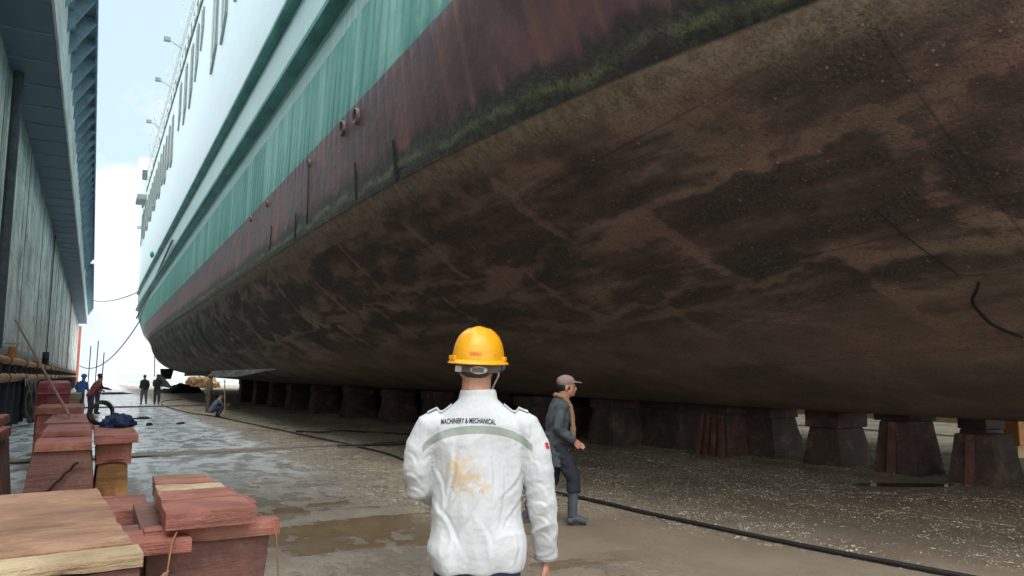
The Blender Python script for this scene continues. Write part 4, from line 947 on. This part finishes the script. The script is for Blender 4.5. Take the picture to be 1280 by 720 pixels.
def jacket_mat():
    n = N('white_work_jacket'); x, y, z = n.sep(n.tc); f = n.noise(n.tc, 90, 3, .6); mid = n.noise(n.tc, 6, 6, .6)
    base = n.mix(n.rng(mid, .35, .7), (.46, .465, .47), (.565, .57, .575)); base = n.mix(n.math('MULTIPLY', n.rng(f, .3, .7), .12), base, (.6, .58, .52))
    back = n.math('LESS_THAN', y, .02)
    dirt = n.math('MULTIPLY', n.rng(n.noise(n.tc, 9, 7, .7), .56, .68), n.rng(z, 1.0, .84, .15, .7)); base = n.mix(n.math('MULTIPLY', dirt, .5), base, (.42, .37, .27))
    # mustard stains down the middle of the back
    nd = n.noise(n.map(n.tc, (1, 1, 1), (3, 2, 1)), 19, 5, .62, .8)
    dx = n.math('ABSOLUTE', n.math('SUBTRACT', n.math('ADD', x, n.math('MULTIPLY', n.math('SUBTRACT', z, 1.2), .35)), -.035)); dz = n.math('ABSOLUTE', n.math('SUBTRACT', z, 1.225))
    m_ = n.math('MULTIPLY', n.rng(dx, .15, .03), n.rng(dz, .16, .04)); st = n.math('MULTIPLY', n.math('MULTIPLY', n.rng(n.math('MULTIPLY_ADD', m_, .17, nd), .58, .74), m_), back)
    base = n.mix(n.math('MULTIPLY', st, .7), base, (.52, .36, .16))
    dd = n.math('SQRT', n.math('ADD', n.math('POWER', n.math('MULTIPLY', n.math('SUBTRACT', x, .035), 1.), 2), n.math('POWER', n.math('SUBTRACT', z, 1.425), 2)))
    base = n.mix(n.math('MULTIPLY', n.math('MULTIPLY', n.rng(n.math('MULTIPLY_ADD', n.math('SUBTRACT', nd, .5), .06, dd), .022, .012), back), .7), base, (.66, .48, .12))
    # reflective stripe arching across the shoulder blades
    zs = n.math('SUBTRACT', 1.424, n.math('MULTIPLY_ADD', n.math('POWER', n.math('ABSOLUTE', x), 2), .8, n.math('MULTIPLY', n.math('POWER', n.math('ABSOLUTE', x), 4), 13.)))
    sd_ = n.math('ABSOLUTE', n.math('SUBTRACT', z, zs)); s_ = n.math('MULTIPLY', n.math('LESS_THAN', sd_, .0165), n.math('MULTIPLY', back, n.math('LESS_THAN', n.math('ABSOLUTE', x), .235)))
    base = n.mix(s_, base, n.mix(n.rng(mid, .3, .7), (.24, .27, .225), (.31, .345, .295)))
    ed = n.math('MULTIPLY', n.rng(n.math('ABSOLUTE', n.math('SUBTRACT', sd_, .0165)), .0022, .0008), n.math('MULTIPLY', back, n.math('LESS_THAN', n.math('ABSOLUTE', x), .235))); base = n.mix(n.math('MULTIPLY', ed, .4), base, (.25, .27, .24))
    hem = n.rng(n.math('ABSOLUTE', n.math('SUBTRACT', z, .842)), .0025, .001); base = n.mix(n.math('MULTIPLY', hem, .3), base, (.3, .3, .3))
    b_ = n.bump(n.noise(n.map(n.tc, (1, 1, .6)), 14, 4, .55), .006, 1); b_ = n.bump(f, .0012, 1, b_)
    return n.out(base, .85, b_, spec=.2)
JK = mk('jacket', me, jacket_mat(), W, True)
bv = BVHTree.FromPolygons([v.co.copy() for v in me.vertices], [tuple(p.vertices) for p in me.polygons])
seam_m = simple('jacket_trim', (.56, .57, .58), (.48, .48, .47), 20, .85)
# epaulettes, cuff
for s in (-1, 1):
    mb = MB(); rg = []
    for i in range(9):
        f = i/8; x = s*(.115+.105*f); hit = bv.ray_cast(V((x, -.012, 1.8)), V((0, 0, -1)))[0]
        z = hit.z if hit else 1.5; wv = .026*(1-.15*f)
        rg.append([V((x, -.012-wv, z+.001)), V((x, -.012-wv, z+.009)), V((x, -.012+wv, z+.009)), V((x, -.012+wv, z+.001))])
    mb.loft(rg).build('epaulette', seam_m, JK)
mb = MB(); rg = []
for c_, r_ in (((.2995, .060, .905), .0535), ((.302, .070, .868), .0525), ((.303, .074, .850), .0515), ((.303, .074, .850), .044), ((.302, .070, .87), .043)):
    dv = V((.03, .12, -1)).normalized(); u = dv.cross(V((0, 1, 0))).normalized(); v = dv.cross(u); rg.append(ring(c_, u, v, r_, r_*.92, 24))
mb.loft(rg, False).build('cuff', seam_m, JK, True)
# flag patch on the right sleeve
mb = MB(); G = []
for j in range(5):
    for i in range(5):
        p0 = V((.6, -.062+.022*i/4, 1.338+.026*j/4)); h_ = bv.ray_cast(p0, V((-1, 0, 0))); q = h_[0] if h_[0] is not None else V((.31, p0.y, p0.z)); G.append(q+V((.002, -.001, 0)))
mb.add(G, [(j*5+i, j*5+i+1, (j+1)*5+i+1, (j+1)*5+i) for j in range(4) for i in range(4)]).build('flag_patch', simple('flag_red', (.55, .015, .03), (.5, .012, .025), 10, .8), JK)
mb = MB(); G = []
for k in range(10):
    a = pi/2+2*pi*k/10; r_ = .004 if k % 2 == 0 else .0018; p0 = V((.6, -.051+r_*cos(a), 1.351+r_*sin(a))); h_ = bv.ray_cast(p0, V((-1, 0, 0))); q = h_[0] if h_[0] is not None else V((.31, p0.y, p0.z)); G.append(q+V((.0035, -.001, 0)))
mb.add(G, [tuple(range(10))]).build('patch_star', simple('flag_yellow', (.8, .6, .05), None, 10, .8), JK)
def text_on(txt, size, z, x, name, mat, parent, bvh, off, bold=0, arch=0, dirv=V((0, 1, 0)), start=-.6, place=None, sx=1):
    cu = bpy.data.curves.new('t', 'FONT'); cu.body = txt; cu.size = size; cu.align_x = 'CENTER'; cu.offset = bold; cu.resolution_u = 3
    o = bpy.data.objects.new('t', cu); C.objects.link(o); dg = bpy.context.evaluated_depsgraph_get(); dg.update()
    m_ = bpy.data.meshes.new_from_object(o.evaluated_get(dg)); bpy.data.objects.remove(o)
    bm = bmesh.new(); bm.from_mesh(m_); bmesh.ops.triangulate(bm, faces=bm.faces)
    bmesh.ops.subdivide_edges(bm, edges=[e for e in bm.edges if e.calc_length() > size*.25], cuts=2)
    bmesh.ops.triangulate(bm, faces=bm.faces)
    for v in bm.verts:
        px, pz = v.co.x*sx+x, v.co.y+z-arch*(v.co.x*sx)**2
        if place: v.co = place(px, pz); continue
        h_ = bvh.ray_cast(V((px, start, pz)), dirv); q = h_[0] if h_[0] is not None else V((px, -.12, pz)); v.co = q+V((0, -off, 0))
    bm.to_mesh(m_); bm.free(); return mk(name, m_, mat, parent)
ink = simple('navy_thread', (.02, .022, .04), None, 20, .8)
text_on('MACHINERY & MECHANICAL', .0300, 1.452, -.040, 'back_lettering', ink, JK, bv, .0035, .0006, .5, sx=.60)
# hard hat
hat_m = N('hat_yellow'); HM = hat_m.out(hat_m.mix(hat_m.rng(hat_m.noise(hat_m.map(hat_m.tc, (1, 1, 2.5)), 18, 8, .75), .52, .68), (.72, .32, .004), (.46, .24, .03)), .36, hat_m.bump(hat_m.noise(hat_m.tc, 9, 5), .003), spec=.5)
HT = bpy.data.objects.new('hard_hat', None); C.objects.link(HT); HT.parent = W; HT.location = (0.0, .03, 1.715); HT.rotation_euler = (radians(2), radians(2.5), hy); HT.empty_display_size = .1
rg = []; prof = [(0, 1.0), (.012, 1.0), (.03, .985), (.055, .955), (.085, .885), (.110, .78), (.130, .63), (.144, .44), (.151, .22), (.153, .03)]
for z, k in prof:
    rr = []
    for i in range(56):
        a = 2*pi*i/56; kk = 1.0
        if z > .05:      # three raised crown ridges running fore and aft
            xx = cos(a)*k
            for c0, w0, h0 in ((0, .16, .035), (.42, .07, .018), (-.42, .07, .018)): kk += h0*math.exp(-((xx-c0)/w0)**4)*min(1, (z-.05)/.05)
        rr.append(V((.115*k*cos(a), .143*k*sin(a), z*kk)))
    rg.append(rr)
inner = [[p*.97 for p in r_] for r_ in rg]
m1 = MB().loft(rg, False); n_ = 56; m1.add([V((0, 0, .158))]+rg[-1], [(0, 1+i, 1+(i+1) % n_) for i in range(n_)])
m1.build('shell', HM, HT, True)
rg = []
for dr, z in ((0, .008), (.012, .001), (.019, -.005), (.021, -.010), (.017, -.011), (.0, -.004), (-.008, .004)):
    rr = []
    for i in range(56):
        a = 2*pi*i/56; peak = max(0, sin(a))**3*.035 if dr > .01 else 0
        rr.append(V(((.115+dr)*cos(a), (.143+dr+peak)*sin(a), z-.014*max(0, -sin(a))*0)))
    rg.append(rr)
MB().loft(rg, False).build('brim', HM, HT, True)
for s in (-1,): MB().box(-.02, .02, -.008, .008, 0, .02).build('slot_cover', HM, HT, bevel=.003, loc=(-.088, -.105, .005), rot=(0, 0, radians(-40)))
MB().box(-.02, .02, -.008, .008, 0, .02).build('slot_cover', HM, HT, bevel=.003, loc=(.1185, .0, .005), rot=(0, 0, radians(90)))
def hatpt(px, pz):
    k = 1.0
    for (z0, k0), (z1, k1) in zip(prof, prof[1:]):
        if z0 <= pz <= z1: k = k0+(k1-k0)*(pz-z0)/(z1-z0)
    a = -pi/2+px/.125; return V((.1165*k*cos(a), .1448*k*sin(a), pz))
text_on('CBALI', .021, .030, .026, 'hat_lettering', simple('hat_red', (.70, .10, .02), None, 20, .6), HT, None, 0, .0006, place=hatpt)
band = simple('harness_grey', (.16, .15, .14), (.09, .085, .08), 12, .6)
MB().loft([[V((.098*cos(a), .118*sin(a)+.0, z)) for a in [2*pi*i/40 for i in range(40)]] for z in (-.046, -.02, .0)], False).build('harness_band', band, HT, True)
adj = MB(); adj.loft([[V((.034+.036*cos(a), y, -.034+.017*sin(a))) for a in [2*pi*i/28 for i in range(28)]] for y in (-.100, -.1225)], True)
adj.build('adjuster', simple('adjuster_cream', (.62, .58, .50), (.5, .46, .4), 12, .5), HT)
ad2 = MB()
for i in range(12): ad2.box(.008+i*.0045, .0105+i*.0045, -.1245, -.1224, -.045, -.024)
ad2.build('adjuster_rack', band, HT)
MB().box(-.075, -.045, -.108, -.094, -.046, -.018).build('pale_clip', simple('clip_pale', (.6, .58, .55), None, 8, .6), HT, bevel=.004)
hm_ = MB(); hm_.ell((0, -.010, .035), (.0815, .102, .088), 24, 16, Matrix.Rotation(hy, 3, 'Z'))
ho = hm_.build('hair', simple('grey_hair', (.085, .06, .05), (.04, .03, .026), 60, .8), W, True, loc=(0, .031, 1.728))
hb = MB(); R_ = Matrix.Rotation(hy, 3, 'Z')
hb.ell((0, 0, 0), (.066, .048, .036), 20, 12, R_); hb.build('nape_hair', ho.data.materials[0], W, True, loc=(-.008, -.030, 1.672))
gl = MB(); gl.tube([(.088, .0, -.02), (.09, .06, -.018), (.082, .11, -.02)], .004, 6); gl.ell((.070, .118, -.025), (.028, .012, .022))
gl.build('safety_glasses', simple('glasses_blue', (.06, .14, .30), None, 6, .15), HT, True)
mb = MB()
for s in (-1, 1): mb.tube([(s*.093, .02, -.005), (s*.088, .03, -.06), (s*.05, .06, -.13), (0, .07, -.145)], .004, 6)
mb.build('chin_strap', simple('strap_white', (.55, .55, .52), None, 9, .8), HT, True)

# ---- generic smaller figures
def figure(lab, loc, rz, J, cols, vox=.018, sc=1., hat=None, hy=0, boots=None, scarf=False, coat=0, group=None, face=True):
    T = thing('person', lab, 'person', loc, rz, group); T.scale = (sc, sc, sc)
    g_ = lambda k: V(J[k])
    pel, chest, nk, hd = g_('pel'), g_('chest'), g_('neck'), g_('head')
    ax = (g_('shR')-g_('shL')).normalized(); tw = atan2(ax.y, ax.x); hx = (g_('hipR')-g_('hipL')).normalized(); tw2 = atan2(hx.y, hx.x)
    b = MB(); head_shape(b, hd, 1, hy, face)
    b.tube([nk-V((0, 0, .05)), nk, hd-V((0, 0, .08))], [.06, .055, .05], 12)
    def tor(b, e):
        up = (chest-pel)
        torso(b, [(pel-up.normalized()*.10, .135+e, .10+e, tw2), (pel, .15+e, .11+e, tw2), (pel.lerp(chest, .5), .14+e, .10+e, (tw+tw2)/2), (chest, .165+e, .11+e, tw), (chest.lerp(nk, .6), .14+e, .09+e, tw), (nk, .06+e, .06+e, tw)])
    tor(b, 0)
    arm = lambda s: [g_('sh'+s), g_('el'+s), g_('wr'+s)]; leg = lambda s: [g_('hip'+s), g_('kn'+s), g_('an'+s)]
    for s in 'LR':
        a = arm(s); b.tube([a[0], a[0].lerp(a[1], .5), a[1], a[1].lerp(a[2], .4), a[2]], [.05, .046, .038, .037, .026], 12)
        l = leg(s); b.tube([l[0], l[0].lerp(l[1], .5), l[1], l[1].lerp(l[2], .35), l[2]], [.08, .072, .052, .052, .036], 12)
        fw = V(J.get('toe'+s, l[2]+V((0, .16, -.04)))); b.tube([l[2]+V((0, -.03, -.04)), l[2]+V((0, .02, -.03)), fw], [.036, .038, .026], 10)
        dh = (a[2]-a[1]).normalized(); hand(b, a[2]-dh*.01, dh, V((0, 0, 1)).cross(dh)*(1 if s == 'L' else -1)+V((0, .2, 0)), 1 if s == 'R' else -1, .95, .5)
    mk('body', remeshed(b, min(vox, .011) if vox < .016 else vox*.7, 2), SKIN, T, True)
    b = MB(); tor(b, .022)
    for s in 'LR': a = arm(s); b.tube([a[0]-ax*(.02 if s == 'R' else -.02), a[0].lerp(a[1], .5), a[1], a[1].lerp(a[2], .4), a[2]-(a[2]-a[1])*.05], [.066, .062, .056, .054, .046], 12)
    if coat:
        torso(b, [(pel+V((0, -.02, -coat)), .17, .14, tw2), (pel+V((0, 0, -.1)), .175, .135, tw2), (pel+V((0, 0, .1)), .165, .125, tw2)])
    me = remeshed(b, vox, 3); crease(me, lambda p: .008*(1-abs(noise.noise(V((p.x*7, p.y*7, p.z*12))))*3)+.006*noise.noise(p*9)); mk('jacket', me, cols[0], T, True)
    b = MB(); torso(b, [(pel+V((0, 0, -.12)), .15, .12, tw2), (pel+V((0, 0, .02)), .165, .125, tw2)])
    for s in 'LR':
        l = leg(s); e = l[1].lerp(l[2], .35 if boots else .92); b.tube([l[0]+V((0, 0, .03)), l[0].lerp(l[1], .5), l[1], e], [.098, .092, .080, .078 if boots else .062], 14)
    me = remeshed(b, vox, 3); crease(me, lambda p: .006*(1-abs(noise.noise(V((p.x*9, p.y*9, p.z*14))))*3)); mk('trousers', me, cols[1], T, True)
    b = MB()
    for s in 'LR':
        l = leg(s); fw = V(J.get('toe'+s, l[2]+V((0, .16, -.04)))); bk = l[2]+(l[2]-fw).normalized()*.05; bk.z = min(l[2].z, fw.z+.01)
        b.tube([bk, l[2].lerp(fw, .15)+V((0, 0, -.01)), l[2].lerp(fw, .6), fw], [.042, .048, .044, .034], 12)
        if boots: b.tube([l[1].lerp(l[2], .25), l[1].lerp(l[2], .6), l[2]], [.066, .058, .05], 12)
        else: b.tube([l[2]+V((0, 0, .06)), l[2]+V((0, 0, -.02))], .045, 10)
    mk('boots', remeshed(b, vox*.8, 2), boots or simple('shoe_dark', (.02, .02, .022), None, 9, .6), T, True)
    R = Matrix.Rotation(hy, 3, 'Z')
    if hat and hat[0] == 'cap':
        b = MB(); b.ell(hd+R @ V((0, -.012, .062)), (.087, .106, .078), 22, 12, R)
        rgs = []
        for i in range(7):
            f = i/6; rgs.append([hd+R @ V((sx_*.075*(1-f*f*.75), .07+.105*f, .052-.012*f+zz)) for sx_, zz in ((-1, 0), (-.5, .012), (0, .016), (.5, .012), (1, 0), (0, .004))])
        b.loft(rgs); mk('cap', remeshed(b, .008, 2), hat[1], T, True)
        b = MB(); b.ell(hd+R @ V((0, -.024, .0)), (.080, .088, .068), 20, 12, R); b.build('hair', HAIR, T, True)
    elif hat and hat[0] == 'helmet':
        b = MB(); b.ell(hd+R @ V((0, -.005, .055)), (.105, .13, .10), 22, 12, R); b.ell(hd+R @ V((0, .01, .035)), (.125, .16, .012), 22, 8, R); mk('hard_hat', remeshed(b, .012, 1), hat[1], T, True)
    else:
        b = MB(); b.ell(hd+R @ V((0, -.02, .045)), (.083, .098, .085), 20, 12, R); b.build('hair', HAIR, T, True)
    if face:
        em = simple('eye_dark', (.02, .015, .012), None, 9, .3)
        for s in (-1, 1): MB().ell(hd+R @ V((s*.030, .083, .002)), (.013, .008, .006), 10, 6, R).build('eye', em, T, True)
    return T
# the man with the cap walking under the hull
slate = simple('slate_coat', (.085, .095, .105), (.045, .052, .062), 14, .85, .003); navy = simple('navy_trousers', (.028, .034, .045), (.015, .018, .025), 14, .85)
wel = simple('rubber_boot', (.085, .10, .13), (.05, .055, .06), 6, .5)
J = dict(pel=(0, .0, .90), chest=(0, .035, 1.19), neck=(0, .07, 1.40), head=(0, .135, 1.525), shL=(-.18, .04, 1.32), shR=(.18, .05, 1.32), elL=(-.21, -.03, 1.07), wrL=(-.18, .10, .87), elR=(.235, -.01, 1.07), wrR=(.19, .19, .93),
         hipL=(-.085, 0, .87), hipR=(.085, 0, .87), knR=(.10, .19, .50), anR=(.10, .165, .10), toeR=(.10, .33, .035), knL=(-.09, -.03, .47), anL=(-.09, -.33, .18), toeL=(-.09, -.25, .04))
WK = figure('man in a pink grey cap, dark slate coat and rubber boots striding under the hull', (4.63, 7.21, 0), radians(-115), J, (slate, navy), .011, 1.0, ('cap', simple('cap_pink_grey', (.34, .24, .23), (.26, .18, .17), 20, .85)), radians(-2), wel, coat=.26)
b = MB(); b.tube(spline([(-.07, .075, 1.42), (0, -.0, 1.435), (.085, .06, 1.42), (.10, .13, 1.36), (.075, .175, 1.26), (.08, .19, 1.08), (.08, .185, .97)], 6), [(.03, .028)]*30+[(.026, .034)]*7, 12)
me = remeshed(b, .008, 2); crease(me, lambda p: .006*noise.noise(V((p.x*20, p.y*20, p.z*30)))); mk('scarf', me, simple('tan_scarf', (.34, .20, .12), (.22, .13, .08), 14, .9), WK, True)
# standing and bending figures far down the lane
def stand(lean=0, armsfwd=0, step=.06):
    return dict(pel=(0, 0, .95), chest=(0, .02+lean*.3, 1.25), neck=(0, .02+lean*.5, 1.46), head=(0, .05+lean*.6, 1.60), shL=(-.18, .02+lean*.45, 1.40), shR=(.18, .02+lean*.45, 1.40),
                elL=(-.24, -.02+armsfwd*.15, 1.13), wrL=(-.24+.1*armsfwd, .06+armsfwd*.35, .92+armsfwd*.15), elR=(.24, -.02+armsfwd*.15, 1.13), wrR=(.24-.1*armsfwd, .06+armsfwd*.35, .92+armsfwd*.15),
                hipL=(-.09, 0, .92), hipR=(.09, 0, .92), knL=(-.11, step, .5), knR=(.11, .02-step*.3, .5), anL=(-.12, step*.8, .09), anR=(.12, -step, .09), toeL=(-.13, step*.8+.15, .03), toeR=(.13, -step+.15, .03))
dkj = simple('dark_jacket', (.035, .038, .045), None, 9, .85); dkp = simple('dark_pants', (.06, .065, .075), None, 9, .85); jn = simple('grey_jeans', (.12, .14, .17), None, 9, .85)
figure('left of the two men walking far down the wet lane, dark jacket and grey trousers', (2.70, 48.8, 0), radians(20), stand(), (dkj, jn), .03, 1.0, None, face=False)
figure('right one of the two far men in the lane, carrying a dark bundle', (3.30, 47.6, 0), radians(-15), stand(.05, .6), (simple('black_jacket', (.02, .022, .026), None, 9, .85), dkp), .03, 1.02, None, face=False)
tag(MB().hexa([(3.1, 47.5, 1.15), (4.15, 47.6, .95), (4.1, 47.8, .92), (3.1, 47.8, 1.15), (3.3, 47.5, 1.75), (3.5, 47.6, 1.72), (3.5, 47.8, 1.70), (3.3, 47.8, 1.75)]).build('folded_tarpaulin', simple('load_grey', (.07, .08, .09), None, 5, .8), bevel=.03), 'dark pointed bundle carried on the back of the right far man', 'bundle')
figure('worker in a red jacket bending over by the maroon box', (-.02, 35.0, 0), radians(-60), stand(.55, 1.0), (simple('red_jacket', (.30, .06, .05), (.2, .04, .04), 9, .8), dkp), .026, .98, None, face=False)
figure('worker in black standing right of the man in red, arm stretched out', (.22, 37.0, 0), radians(-80), stand(.05, 1.0), (dkj, dkp), .026, 1.02, None, face=False)
figure('worker with a blue hood at the left of the group behind the maroon box', (-.42, 36.0, 0), radians(-30), stand(.3, .8), (simple('blue_jacket', (.05, .15, .36), None, 9, .8), dkp), .026, 1.0, ('helmet', simple('helmet_blue', (.04, .2, .6), None, 9, .4)), face=False)
figure('worker in khaki standing at the edge of the dark under the hull', (4.62, 36.4, 0), radians(-70), stand(.1, .2), (simple('khaki_jacket', (.20, .16, .10), None, 9, .85), simple('khaki_pants', (.15, .12, .08), None, 9, .85)), .026, 1.0, ('cap', simple('tan_cap', (.35, .25, .15), None, 9, .8)), face=False)
JC = dict(pel=(0, -.10, .32), chest=(0, .08, .58), neck=(0, .18, .75), head=(0, .25, .88), shL=(-.17, .12, .70), shR=(.17, .12, .70), elL=(-.2, .28, .50), wrL=(-.12, .45, .48), elR=(.2, .28, .50), wrR=(.12, .45, .52),
          hipL=(-.09, -.08, .30), hipR=(.09, -.08, .30), knL=(-.14, .32, .50), knR=(.14, .32, .46), anL=(-.12, .12, .09), anR=(.12, .10, .09), toeL=(-.14, .27, .03), toeR=(.14, .25, .03))
figure('worker in grey blue overalls crouching beside the upright stick', (4.30, 31.8, 0), radians(-85), JC, (simple('overall_blue', (.13, .16, .22), (.07, .09, .13), 9, .85), dkp), .024, 1.0, None, face=False)
tag(MB().tube([(4.62, 31.2, 0), (4.56, 31.2, 1.5)], .022, 8).build('wooden_stick', simple('stick_tan', (.42, .33, .2), None, 9, .8)), 'thin pale stick standing upright beside the crouching worker', 'stick')

# ------------------------------------------------------------------ render settings
sc = bpy.context.scene
sc.view_settings.view_transform = 'Standard'; sc.view_settings.look = 'None'; sc.view_settings.exposure = 0; sc.view_settings.gamma = 1
sc.cycles.use_denoising = True; sc.cycles.max_bounces = 6; sc.cycles.diffuse_bounces = 4; sc.cycles.glossy_bounces = 3; sc.cycles.sample_clamp_indirect = 8
